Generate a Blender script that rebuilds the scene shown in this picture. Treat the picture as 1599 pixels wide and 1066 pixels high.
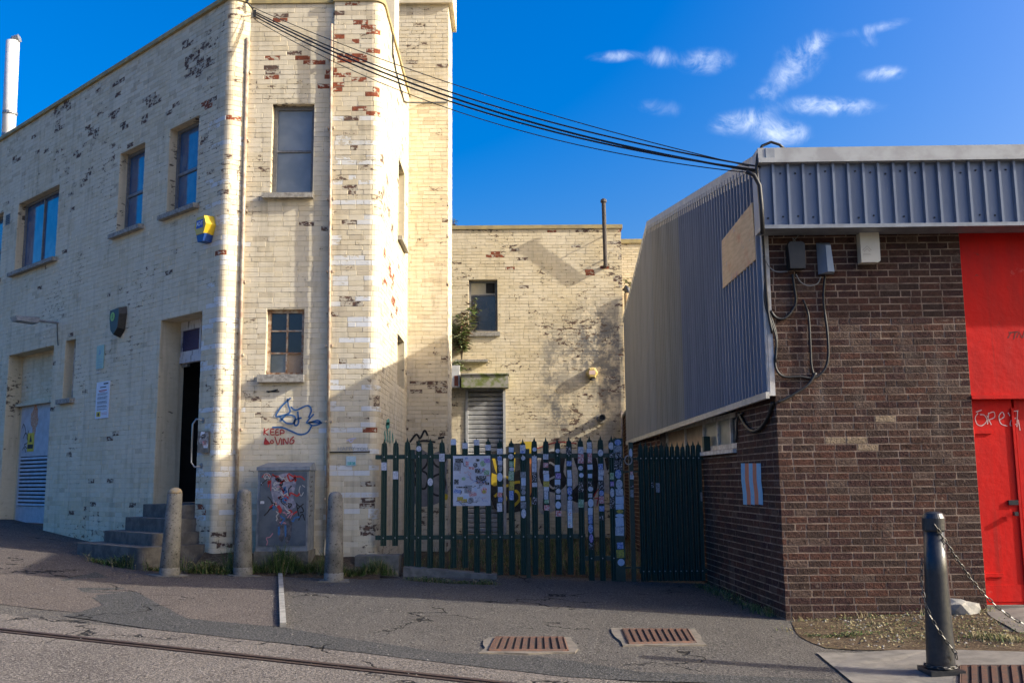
import bpy, math, random
import numpy as np
from mathutils import Vector, Matrix

scene = bpy.context.scene
for o in list(bpy.data.objects):
    bpy.data.objects.remove(o, do_unlink=True)
col = scene.collection
random.seed(7)
rng = random.Random(11)

# ---------------------------------------------------------------- camera
F_PX, CX, CY, CAM_H = 1500.0, 799.5, 533.0, 1.5
PITCH, ROLL = math.radians(8.2), math.radians(-0.45)
_f = np.array([0, math.cos(PITCH), math.sin(PITCH)])
_r = np.array([1.0, 0, 0]); _u = np.cross(_r, _f)
_c, _s = math.cos(ROLL), math.sin(ROLL)
CAM_R, CAM_U, CAM_F = _c*_r + _s*_u, -_s*_r + _c*_u, _f
CAM_P = np.array([0, 0, CAM_H])
cam_data = bpy.data.cameras.new('camera')
cam_data.sensor_width = 36.0
cam_data.lens = 36.0*F_PX/1599.0
cam_data.clip_start, cam_data.clip_end = 0.1, 2000.0
cam = bpy.data.objects.new('camera', cam_data)
col.objects.link(cam)
m = Matrix.Identity(4)
for i in range(3):
    m[i][0], m[i][1], m[i][2], m[i][3] = CAM_R[i], CAM_U[i], -CAM_F[i], CAM_P[i]
cam.matrix_world = m
scene.camera = cam

# ---------------------------------------------------------------- light
SUN_AZ, SUN_EL = math.radians(102.3), math.radians(27.0)   # azimuth clockwise from +Y
sun_dir = Vector((math.sin(SUN_AZ)*math.cos(SUN_EL), math.cos(SUN_AZ)*math.cos(SUN_EL), math.sin(SUN_EL)))
sd = bpy.data.lights.new('sun', 'SUN')
sd.energy, sd.angle, sd.color = 3.7, math.radians(0.53), (1.0, 0.945, 0.85)
sun = bpy.data.objects.new('sun', sd)
sun.rotation_euler = sun_dir.to_track_quat('Z', 'Y').to_euler()
sun.location = (30, -12, 20)
col.objects.link(sun)

world = bpy.data.worlds.new('World')
scene.world = world
world.use_nodes = True
wn, wl = world.node_tree.nodes, world.node_tree.links
wn.clear()
w_out = wn.new('ShaderNodeOutputWorld'); w_bg = wn.new('ShaderNodeBackground')
sky = wn.new('ShaderNodeTexSky'); sky.sky_type = 'NISHITA'; sky.sun_disc = False
sky.sun_elevation, sky.sun_rotation = SUN_EL, SUN_AZ
sky.altitude, sky.air_density, sky.dust_density, sky.ozone_density = 0, 1.0, 6.0, 3.0
hs = wn.new('ShaderNodeHueSaturation'); hs.inputs['Saturation'].default_value = 1.72; hs.inputs['Hue'].default_value = 0.512; hs.inputs['Value'].default_value = 1.0
wl.new(sky.outputs[0], hs.inputs['Color'])
w_bg.inputs['Strength'].default_value = 0.15
wl.new(w_bg.outputs[0], w_out.inputs[0])

scene.view_settings.view_transform = 'Standard'
scene.view_settings.look = 'None'
scene.view_settings.exposure = 0.98
scene.view_settings.gamma = 1.0
scene.view_settings.use_curve_mapping = False
scene.cycles.max_bounces = 5
scene.cycles.diffuse_bounces = 3
scene.cycles.glossy_bounces = 2
scene.cycles.adaptive_threshold = 0.02
scene.cycles.use_denoising = True

def ray(x, y):
    return CAM_F + CAM_R*(x-CX)/F_PX - CAM_U*(y-CY)/F_PX

# wispy clouds: soft blobs in the direction map (x/y, z/y), broken up by noise
def W(t, **k):
    n = wn.new(t)
    for a, b in k.items(): setattr(n, a, b)
    return n
def wmath(op, a, b=None):
    n = W('ShaderNodeMath', operation=op)
    for i, v in enumerate((a, b)):
        if v is None: continue
        if isinstance(v, (int, float)): n.inputs[i].default_value = v
        else: wl.new(v, n.inputs[i])
    return n.outputs[0]
tc = W('ShaderNodeTexCoord'); sep = W('ShaderNodeSeparateXYZ'); wl.new(tc.outputs['Generated'], sep.inputs[0])
yy = wmath('MAXIMUM', sep.outputs[1], 0.02)
gx, gz = wmath('DIVIDE', sep.outputs[0], yy), wmath('DIVIDE', sep.outputs[2], yy)
cmb = W('ShaderNodeCombineXYZ'); wl.new(gx, cmb.inputs[0]); wl.new(gz, cmb.inputs[2])
nz = W('ShaderNodeTexNoise'); nz.inputs['Scale'].default_value = 24; nz.inputs['Detail'].default_value = 8; nz.inputs['Roughness'].default_value = 0.66; nz.inputs['Distortion'].default_value = 0.6
wl.new(cmb.outputs[0], nz.inputs['Vector'])
CLOUDS = [  # pixel centre, half width, half height, tilt, strength
 (962, 88, 34, 8, -4, .8), (1030, 90, 22, 14, 0, .7), (1102, 96, 36, 17, -4, .95), (1258, 72, 36, 15, -24, .95), (1240, 112, 42, 18, -28, .9),
 (1196, 148, 20, 9, -8, .75), (1368, 44, 42, 8, -12, .8), (1358, 66, 12, 12, 0, .65), (1378, 116, 30, 11, -8, .9), (1294, 166, 62, 13, 2, 1.1),
 (1165, 186, 44, 14, -12, .8), (1225, 208, 28, 16, 0, .9), (1030, 168, 44, 12, 6, .45), (1190, 200, 60, 20, 8, .5),
 (-420, 130, 90, 22, 6, .9), (2080, 120, 80, 18, -6, .9)]
dens = None
for (px, py, hw, hh, tilt, st) in CLOUDS:
    d0 = ray(px, py)
    mp = W('ShaderNodeMapping', vector_type='TEXTURE'); wl.new(cmb.outputs[0], mp.inputs[0])
    mp.inputs['Location'].default_value = (float(d0[0]/d0[1]), 0, float(d0[2]/d0[1])); mp.inputs['Rotation'].default_value = (0, math.radians(tilt), 0)
    mp.inputs['Scale'].default_value = (hw/F_PX, 1, hh/F_PX)
    ln = W('ShaderNodeVectorMath', operation='LENGTH'); wl.new(mp.outputs[0], ln.inputs[0])
    m2 = W('ShaderNodeMapRange'); m2.interpolation_type = 'SMOOTHSTEP'; wl.new(ln.outputs['Value'], m2.inputs[0])
    for i_, v_ in zip((1, 2, 3, 4), (0.0, 2.1, st, 0.0)): m2.inputs[i_].default_value = v_
    dens = m2.outputs[0] if dens is None else wmath('ADD', dens, m2.outputs[0])
front = wmath('GREATER_THAN', sep.outputs[1], 0.02)
dn = wmath('MULTIPLY', dens, wmath('SUBTRACT', wmath('MULTIPLY', nz.outputs['Fac'], 3.6), 1.10))
mr = W('ShaderNodeMapRange'); mr.interpolation_type = 'SMOOTHSTEP'
mr.inputs[1].default_value, mr.inputs[2].default_value, mr.inputs[4].default_value = 0.06, 1.45, 0.72
wl.new(wmath('MULTIPLY', dn, front), mr.inputs[0])
mx = W('ShaderNodeMix', data_type='RGBA')
wl.new(mr.outputs[0], mx.inputs[0]); wl.new(hs.outputs[0], mx.inputs[6]); mx.inputs[7].default_value = (3.9, 4.3, 4.9, 1)
wl.new(mx.outputs[2], w_bg.inputs['Color'])

# ---------------------------------------------------------------- placing helpers
def unp_y(x, y, Y):
    d = ray(x, y); return CAM_P + d*(Y/d[1])
def unp_plane(x, y, P, n):
    d = ray(x, y); P = np.array(P, float); n = np.array(n, float)
    return CAM_P + d*(((P-CAM_P) @ n)/(d @ n))
def proj(p):
    v = np.array(p, float)-CAM_P; z = v @ CAM_F
    return CX + F_PX*(v @ CAM_R)/z, CY - F_PX*(v @ CAM_U)/z
def gz_at(X, Y):
    X = min(max(X, -16.0), 9.0); Y = min(max(Y, -6.0), 26.0)
    z = 0.042 + 0.01*Y - 0.036*min(X, 2.9) + 0.05*max(0.0, -X-4.6)
    if X > 2.9: z += 0.045*(X-2.9)
    return z
def unp_g(x, y):
    d = ray(x, y); t = 5.0
    for _ in range(60):
        p = CAM_P + d*t
        t += (gz_at(p[0], p[1])-p[2])/d[2]*0.8
    return CAM_P + d*t

# ---------------------------------------------------------------- mesh helpers
class MB:
    def __init__(s): s.v, s.f, s.mi = [], [], []
    def add(s, vs, fs, mi=0):
        b = len(s.v); s.v += [tuple(map(float, v)) for v in vs]
        for f in fs: s.f.append(tuple(b+i for i in f)); s.mi.append(mi)
        return s
    def box(s, lo, hi, mi=0):
        x0, y0, z0 = lo; x1, y1, z1 = hi
        return s.add([(x0,y0,z0),(x1,y0,z0),(x1,y1,z0),(x0,y1,z0),(x0,y0,z1),(x1,y0,z1),(x1,y1,z1),(x0,y1,z1)],
              [(0,3,2,1),(4,5,6,7),(0,1,5,4),(1,2,6,5),(2,3,7,6),(3,0,4,7)], mi)
    def prism(s, poly, d, mi=0):
        """closed 3-D polygon extruded along vector d"""
        n = len(poly); poly = [np.array(p, float) for p in poly]; d = np.array(d, float)
        vs = [p for p in poly]+[p+d for p in poly]
        fs = [tuple(range(n)), tuple(range(2*n-1, n-1, -1))]+[(i, (i+1) % n+0, (i+1) % n+n, i+n) for i in range(n)]
        fs = fs[:2]+[(f[3], f[2], f[1], f[0]) for f in fs[2:]]
        return s.add(vs, fs, mi)
    def tube(s, pts, r, n=6, mi=0, caps=True):
        pts = [np.array(p, float) for p in pts]; k = len(pts)
        rs = r if isinstance(r, (list, tuple)) else [r]*k
        prev = None; rings = []
        for i in range(k):
            t = pts[min(i+1, k-1)]-pts[max(i-1, 0)]; t = t/(np.linalg.norm(t)+1e-9)
            if prev is None:
                a = np.array([0, 0, 1.0]) if abs(t[2]) < .9 else np.array([1.0, 0, 0])
                nrm = np.cross(t, a)
            else: nrm = prev - t*(prev @ t)
            nrm = nrm/(np.linalg.norm(nrm)+1e-9); prev = nrm; bn = np.cross(t, nrm)
            rings.append([pts[i]+rs[i]*(math.cos(2*math.pi*j/n)*nrm+math.sin(2*math.pi*j/n)*bn) for j in range(n)])
        vs = [v for r_ in rings for v in r_]; fs = []
        for i in range(k-1):
            for j in range(n):
                a, b = i*n+j, i*n+(j+1) % n
                fs.append((a, b, b+n, a+n))
        if caps: fs += [tuple(range(n-1, -1, -1)), tuple(range((k-1)*n, k*n))]
        return s.add(vs, fs, mi)
    def lathe(s, prof, c, n=16, mi=0, ax=None):
        """profile (r, h) turned round the axis ax (default up) at c"""
        c = np.array(c, float); a3 = np.array([0, 0, 1.0]) if ax is None else np.array(ax, float)/np.linalg.norm(ax)
        t = np.array([1.0, 0, 0]) if abs(a3[0]) < .9 else np.array([0, 1.0, 0])
        a1 = np.cross(a3, t); a1 /= np.linalg.norm(a1); a2 = np.cross(a3, a1)
        vs = []; k = len(prof)
        for (r, h) in prof:
            for j in range(n):
                q = 2*math.pi*j/n; vs.append(c+a3*h+r*(math.cos(q)*a1+math.sin(q)*a2))
        fs = []
        for i in range(k-1):
            for j in range(n):
                A, B = i*n+j, i*n+(j+1) % n
                fs.append((A, B, B+n, A+n))
        fs += [tuple(range(n-1, -1, -1)), tuple(range((k-1)*n, k*n))]
        return s.add(vs, fs, mi)
    def build(s, name, mats, parent=None, smooth=False):
        me = bpy.data.meshes.new(name)
        off = np.zeros(3)
        if parent is not None:
            q = parent
            while q is not None: off = off+np.array(q.location); q = q.parent
        me.from_pydata([(v[0]-off[0], v[1]-off[1], v[2]-off[2]) for v in s.v], [], s.f)
        mats = mats if isinstance(mats, (list, tuple)) else [mats]
        for mm in mats: me.materials.append(mm)
        if len(mats) > 1: me.polygons.foreach_set('material_index', s.mi)
        if smooth: me.polygons.foreach_set('use_smooth', [True]*len(me.polygons))
        me.update()
        o = bpy.data.objects.new(name, me); col.objects.link(o)
        if parent is not None: o.parent = parent
        return o

class Frame:
    """a vertical face: origin, horizontal axis u, outward normal n"""
    def __init__(s, O, u):
        s.O = np.array([O[0], O[1], 0.0]); s.u = np.array([u[0], u[1], 0.0]); s.u /= np.linalg.norm(s.u)
        s.n = np.array([s.u[1], -s.u[0], 0.0])
    def p(s, u, z, w=0.0): return s.O+s.u*u+s.n*w+np.array([0, 0, z])
    def uz(s, x, y, w=0.0):
        q = unp_plane(x, y, s.O+s.n*w, s.n); return float((q-s.O) @ s.u), float(q[2])
    def box(s, mb, u0, u1, z0, z1, w0, w1, mi=0):
        vs = [s.p(a, c, b) for c in (z0, z1) for (a, b) in ((u0, w1), (u1, w1), (u1, w0), (u0, w0))]
        return mb.add(vs, [(0,3,2,1),(4,5,6,7),(0,1,5,4),(1,2,6,5),(2,3,7,6),(3,0,4,7)], mi)
    def plate(s, mb, poly, w0, w1, mi=0):
        return mb.prism([s.p(u, z, w1) for (u, z) in poly], -s.n*(w1-w0), mi)
    def ribbon(s, mb, pts, wd, w, mi=0, th=.0015):
        """a painted stroke along (u,z) points, a thin skin on the face"""
        pts = [np.array(p, float) for p in pts]
        wds = wd if isinstance(wd, (list, tuple)) else [wd]*len(pts)
        L, Rr = [], []
        for i in range(len(pts)):
            t = pts[min(i+1, len(pts)-1)]-pts[max(i-1, 0)]; t = t/(np.linalg.norm(t)+1e-9)
            nn = np.array([-t[1], t[0]]); L.append(pts[i]+nn*wds[i]/2); Rr.append(pts[i]-nn*wds[i]/2)
        vs = [s.p(q[0], q[1], w) for q in L]+[s.p(q[0], q[1], w) for q in Rr]; k = len(pts)
        return mb.add(vs, [(i, k+i, k+i+1, i+1) for i in range(k-1)], mi)

def smooth_line(pts, n=6):
    """Catmull-Rom through 2-D points"""
    P = [np.array(p, float) for p in pts]; P = [2*P[0]-P[1]]+P+[2*P[-1]-P[-2]]; out = []
    for i in range(1, len(P)-2):
        for k in range(n):
            t = k/n; a, b, c, d = P[i-1], P[i], P[i+1], P[i+2]
            out.append(.5*((2*b)+(-a+c)*t+(2*a-5*b+4*c-d)*t*t+(-a+3*b-3*c+d)*t**3))
    return out+[P[-2]]

def tag(o, label=None, cat=None, group=None, kind=None):
    if label: o['label'] = label
    if cat: o['category'] = cat
    if group: o['group'] = group
    if kind: o['kind'] = kind
    return o
def thing(name, loc, label, cat, group=None):
    o = bpy.data.objects.new(name, None); o.location = tuple(map(float, loc)); o.empty_display_size = .2
    col.objects.link(o); return tag(o, label, cat, group)
def text_mesh(body, size, extrude=0.001):
    cu = bpy.data.curves.new('lettering', 'FONT'); cu.body = body; cu.size = size; cu.extrude = extrude; cu.align_x = 'CENTER'; cu.align_y = 'CENTER'; cu.resolution_u = 2
    o = bpy.data.objects.new('lettering', cu); col.objects.link(o)
    bpy.context.view_layer.update()
    me = bpy.data.meshes.new_from_object(o); vs = [tuple(v.co) for v in me.vertices]; fs = [tuple(p.vertices) for p in me.polygons]
    bpy.data.objects.remove(o, do_unlink=True); bpy.data.meshes.remove(me); bpy.data.curves.remove(cu)
    return vs, fs
def put_text(fr, body, size, u, z, w, name, mat, parent, rot=0.0, sx=1.0):
    vs, fs = text_mesh(body, size); mb = MB(); c, s_ = math.cos(rot), math.sin(rot)
    mb.add([fr.p(u+(a*sx*c-b*s_), z+(a*sx*s_+b*c), w+d) for a, b, d in vs], fs)
    return mb.build(name, mat, parent)

# ---------------------------------------------------------------- materials
class NT:
    def __init__(s, name):
        s.m = bpy.data.materials.new(name); s.m.use_nodes = True; s.t = s.m.node_tree; s.n, s.l = s.t.nodes, s.t.links
        s.b = s.n['Principled BSDF']; g = s.n.new('ShaderNodeNewGeometry'); s.pos = g.outputs['Position']
    def link(s, v, i):
        if isinstance(v, (int, float)): i.default_value = v
        elif isinstance(v, (tuple, list)): i.default_value = tuple(v)+((1,) if len(v) == 3 and len(i.default_value) == 4 else ())
        else: s.l.new(v, i)
    def noise(s, scale, detail=4, rough=.55, vec=None, stretch=None):
        v = vec or s.pos
        if stretch:
            mp = s.n.new('ShaderNodeMapping'); s.l.new(v, mp.inputs[0]); mp.inputs['Scale'].default_value = stretch; v = mp.outputs[0]
        n = s.n.new('ShaderNodeTexNoise'); n.inputs['Scale'].default_value = scale; n.inputs['Detail'].default_value = detail; n.inputs['Roughness'].default_value = rough
        s.l.new(v, n.inputs['Vector']); return n.outputs['Fac']
    def voro(s, scale, feature='F1', out='Distance'):
        n = s.n.new('ShaderNodeTexVoronoi'); n.feature = feature; n.inputs['Scale'].default_value = scale; s.l.new(s.pos, n.inputs['Vector']); return n.outputs[out]
    def mth(s, op, a, b=0.0, clamp=False):
        n = s.n.new('ShaderNodeMath'); n.operation = op; n.use_clamp = clamp; s.link(a, n.inputs[0]); s.link(b, n.inputs[1]); return n.outputs[0]
    def ramp(s, f, a, b, lo=0.0, hi=1.0):
        n = s.n.new('ShaderNodeMapRange'); n.interpolation_type = 'SMOOTHSTEP'; s.link(f, n.inputs[0])
        for i, v in zip((1, 2, 3, 4), (a, b, lo, hi)): n.inputs[i].default_value = v
        return n.outputs[0]
    def mix(s, f, a, b):
        n = s.n.new('ShaderNodeMix'); n.data_type = 'RGBA'; s.link(f, n.inputs[0]); s.link(a, n.inputs[6]); s.link(b, n.inputs[7]); return n.outputs[2]
    def axis(s, i):
        if not hasattr(s, 'sp'): s.sp = s.n.new('ShaderNodeSeparateXYZ'); s.l.new(s.pos, s.sp.inputs[0])
        return s.sp.outputs[i]
    def rnd(s):
        n = s.n.new('ShaderNodeObjectInfo'); return n.outputs['Random']
    def bump(s, h, strength=.3, dist=.01):
        n = s.n.new('ShaderNodeBump'); n.inputs['Strength'].default_value = strength; n.inputs['Distance'].default_value = dist
        s.l.new(h, n.inputs['Height']); s.l.new(n.outputs[0], s.b.inputs['Normal'])
    def done(s, color, rough=.8, metal=0.0, spec=None):
        s.link(color, s.b.inputs['Base Color']); s.link(rough, s.b.inputs['Roughness']); s.b.inputs['Metallic'].default_value = metal
        if spec is not None: s.b.inputs['Specular IOR Level'].default_value = spec
        return s.m
def mat(name, c1, c2=None, scale=8.0, rough=.75, metal=0.0, bump=0.0, bscale=60.0, spec=None, lo=.35, hi=.65, stretch=None):
    t = NT(name); c = c1
    if c2: c = t.mix(t.ramp(t.noise(scale, 6, .6, stretch=stretch), lo, hi), c1, c2)
    if bump: t.bump(t.noise(bscale, 5, .6), bump, .006)
    return t.done(c, rough, metal, spec)

def painted(name, c1, c2, bare, flake=.62, dirt=.35, mural=None):
    """old masonry paint: tone drift, rain streaks, flaking spots that show brick and grime"""
    t = NT(name)
    c = t.mix(t.ramp(t.noise(1.3, 3, .6), .3, .7), c1, c2)
    streak = t.noise(3.2, 4, .65, stretch=(2.2, 2.2, .22))
    c = t.mix(t.ramp(streak, .46, .8, 0, dirt), c, (.20, .175, .13))
    if mural:
        msk = None
        for (x0, z0, rx, rz, ang, st) in mural:
            dx, dz = t.mth('SUBTRACT', t.axis(0), x0), t.mth('SUBTRACT', t.axis(2), z0)
            ca, sa = math.cos(ang), math.sin(ang)
            u = t.mth('ADD', t.mth('MULTIPLY', dx, ca/rx), t.mth('MULTIPLY', dz, sa/rx))
            v = t.mth('ADD', t.mth('MULTIPLY', dx, -sa/rz), t.mth('MULTIPLY', dz, ca/rz))
            g = t.mth('MULTIPLY', t.mth('POWER', 2.718, t.mth('MULTIPLY', t.mth('ADD', t.mth('MULTIPLY', u, u), t.mth('MULTIPLY', v, v)), -1.0)), st)
            msk = g if msk is None else t.mth('ADD', msk, g)
        msk = t.mth('MULTIPLY', msk, t.ramp(t.noise(5, 5, .7), .33, .6))
        c = t.mix(t.mth('MINIMUM', msk, .9), c, (.085, .095, .11))
    area = t.ramp(t.noise(.9, 2, .5), .42, .68)
    fine = t.noise(10, 6, .70, stretch=(.8, .8, 1.7))
    sp = t.mth('ADD', fine, t.mth('MULTIPLY', area, .13))
    c = t.mix(t.ramp(fine, .3, .75, 0, .38), c, tuple(v*.72 for v in c1))
    fl = t.ramp(sp, flake, flake+.035)
    c = t.mix(fl, c, bare)
    t.bump(t.mth('SUBTRACT', fine, fl), .4, .008)
    return t.done(c, .82, 0, .25)
def bared(name, c1, c2, left, lo, hi):
    """brick that has lost most of its paint, ragged scraps of paint left on it"""
    t = NT(name); f = t.noise(20, 4, .65)
    c = t.mix(t.ramp(f, .35, .65), c1, c2); c = t.mix(t.ramp(t.noise(13, 4, .65, stretch=(.8, .8, 1.4)), lo, hi), c, left)
    t.bump(f, .6, .01); return t.done(c, .9, 0, .2)

CREAM, CREAM2 = (.69, .595, .42), (.73, .645, .48)
M_PAINT = painted('painted_brick', CREAM, CREAM2, (.16, .11, .08), .735)
M_PAINT2 = painted('painted_brick_grubby', (.665, .56, .375), (.70, .61, .43), (.15, .105, .08), .70, .5)
M_PAINT3 = painted('painted_brick_flaked', (.62, .525, .36), (.57, .48, .335), (.13, .085, .065), .645, .6)
M_WHITE = painted('white_band_paint', (.73, .73, .71), (.68, .66, .60), (.56, .49, .36), .60, .2)
M_BARE = bared('bare_red_brick', (.30, .085, .04), (.17, .055, .032), (.56, .49, .36), .54, .58)
M_BARE2 = bared('bare_sooty_brick', (.15, .085, .06), (.085, .06, .05), (.50, .44, .33), .48, .54)
M_MORTAR = painted('painted_joint', (.62, .52, .345), (.67, .575, .40), (.11, .085, .065), .64, .5)
M_COPING = mat('coping_yellow', (.42, .33, .14), (.30, .24, .12), 6, .8, bump=.3)
M_CONC = mat('weathered_concrete', (.30, .285, .25), (.19, .18, .16), 9, .9, bump=.6, bscale=70)
M_SILL = mat('stone_sill', (.36, .34, .29), (.20, .18, .155), 20, .9, bump=.6)
M_FRAMEGREY = mat('grey_frame_paint', (.20, .20, .20), (.14, .14, .14), 20, .5)
M_FRAMEWHITE = mat('worn_white_frame', (.62, .60, .55), (.42, .38, .32), 12, .6, bump=.2)
M_RUSTFRAME = mat('rusty_cream_frame', (.52, .44, .33), (.26, .12, .05), 14, .7, bump=.3)
def glass(name, c, rough=.04, c2=None):
    t = NT(name); cc = c
    if c2: cc = t.mix(t.ramp(t.noise(3.0, 3, .5), .35, .7), c, c2)
    t.bump(t.noise(1.6, 2, .5), .05, .02)
    return t.done(cc, rough, 0, .9)
M_GLASS = glass('window_glass', (.04, .085, .17), .05, (.08, .15, .24))  # blue base colour paints extra sky reflection into the panes
M_GLASSDARK = glass('dark_glass', (.008, .012, .022), .08, (.02, .025, .03))
M_FROST = glass('frosted_glass', (.16, .19, .215), .35, (.24, .27, .29))
M_BLUEGLASS = glass('blue_glass', (.012, .02, .10), .15)
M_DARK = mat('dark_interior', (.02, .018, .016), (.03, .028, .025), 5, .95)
M_STEELG = mat('galvanised_steel', (.34, .35, .36), (.24, .25, .26), 18, .45, .6)
M_BLACKPL = mat('black_plastic', (.012, .012, .013), (.02, .02, .02), 20, .45)
M_CABLE = mat('black_cable', (.010, .010, .011), None, rough=.55)
M_GREYCABLE = mat('grey_cable', (.20, .20, .19), None, rough=.5)
M_PIPECREAM = mat('cream_painted_pipe', (.50, .43, .32), (.33, .22, .15), 10, .6, bump=.2)
M_BLACKIRON = mat('black_iron_paint', (.014, .017, .022), (.03, .03, .032), 25, .38, bump=.25, bscale=30)

# ---------------------------------------------------------------- walls laid brick by brick
def fillet(pts, radii, n=6):
    out = []
    for i, (p, r) in enumerate(zip(pts, radii)):
        p = np.array(p, float)
        if r <= 0 or i in (0, len(pts)-1): out.append(p); continue
        a = np.array(pts[i-1], float)-p; b = np.array(pts[i+1], float)-p; a /= np.linalg.norm(a); b /= np.linalg.norm(b)
        half = math.acos(max(-1, min(1, a @ b)))/2; d = r/math.tan(half)
        bis = (a+b)/np.linalg.norm(a+b); c = p+bis*(r/math.sin(half))
        t0, t1 = p+a*d-c, p+b*d-c
        a0, a1 = math.atan2(t0[1], t0[0]), math.atan2(t1[1], t1[0]); da = (a1-a0+math.pi) % (2*math.pi)-math.pi
        for k in range(n+1):
            q = a0+da*k/n; out.append(c+r*np.array([math.cos(q), math.sin(q)]))
    return out
class Path:
    def __init__(s, pts):
        s.P = [np.array(p, float) for p in pts]; s.S = [0.0]; s.U = []
        for i in range(len(s.P)-1):
            d = s.P[i+1]-s.P[i]; L = np.linalg.norm(d); s.S.append(s.S[-1]+L); s.U.append(d/L)
        s.L = s.S[-1]; s.N = [np.array([u[1], -u[0]]) for u in s.U]; s.V = []
        for i in range(len(s.P)):
            if i == 0: s.V.append(s.N[0])
            elif i == len(s.P)-1: s.V.append(s.N[-1])
            else:
                a = s.N[i-1]+s.N[i]; s.V.append(a/(1+s.N[i-1] @ s.N[i]))
    def seg(s, q):
        i = 0
        while i < len(s.U)-1 and q > s.S[i+1]-1e-9: i += 1
        return i
    def at(s, q, off=0.0):
        for i, S in enumerate(s.S):
            if abs(S-q) < 1e-6: return s.P[i]+s.V[i]*off
        i = s.seg(q); return s.P[i]+s.U[i]*(q-s.S[i])+s.N[i]*off
    def inside(s, a, b): return [S for S in s.S if a+1e-5 < S < b-1e-5]
    def s_of(s, xy):
        best = (1e9, 0)
        for i in range(len(s.U)):
            t = (np.array(xy[:2])-s.P[i]) @ s.U[i]; t = max(0, min(s.S[i+1]-s.S[i], t))
            d = np.linalg.norm(s.P[i]+s.U[i]*t-np.array(xy[:2])); best = min(best, (d, s.S[i]+t))
        return best[1]
def P3(p, z): return (p[0], p[1], z)

def wall_sheet(path, zb, zt, openings, thick):
    """the wall itself with its openings cut through: face, back and reveals"""
    us = sorted(set([0, path.L]+path.S+[q for o in openings for q in o[:2] if 0 < q < path.L]))
    zs = sorted(set([zb, zt]+[q for o in openings for q in o[2:4] if zb < q < zt]))
    us = [us[0]]+[b for a, b in zip(us, us[1:]) if b-a > 1e-6]
    solid = lambda i, j: 0 <= i < len(us)-1 and 0 <= j < len(zs)-1 and not any(
        o[0] < (us[i]+us[i+1])/2 < o[1] and o[2] < (zs[j]+zs[j+1])/2 < o[3] for o in openings)
    mb = MB()
    for i in range(len(us)-1):
        f0, f1, b0, b1 = path.at(us[i]), path.at(us[i+1]), path.at(us[i], -thick), path.at(us[i+1], -thick)
        for j in range(len(zs)-1):
            if not solid(i, j): continue
            z0, z1 = zs[j], zs[j+1]
            mb.add([P3(f0,z0), P3(f1,z0), P3(f1,z1), P3(f0,z1)], [(0,1,2,3)])
            mb.add([P3(b0,z0), P3(b1,z0), P3(b1,z1), P3(b0,z1)], [(3,2,1,0)])
            if not solid(i-1, j): mb.add([P3(b0,z0), P3(f0,z0), P3(f0,z1), P3(b0,z1)], [(0,1,2,3)])
            if not solid(i+1, j): mb.add([P3(f1,z0), P3(b1,z0), P3(b1,z1), P3(f1,z1)], [(0,1,2,3)])
            if not solid(i, j+1): mb.add([P3(f0,z1), P3(f1,z1), P3(b1,z1), P3(b0,z1)], [(0,1,2,3)])
            if not solid(i, j-1): mb.add([P3(f0,z0), P3(f1,z0), P3(b1,z0), P3(b0,z0)], [(3,2,1,0)])
    return mb

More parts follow.
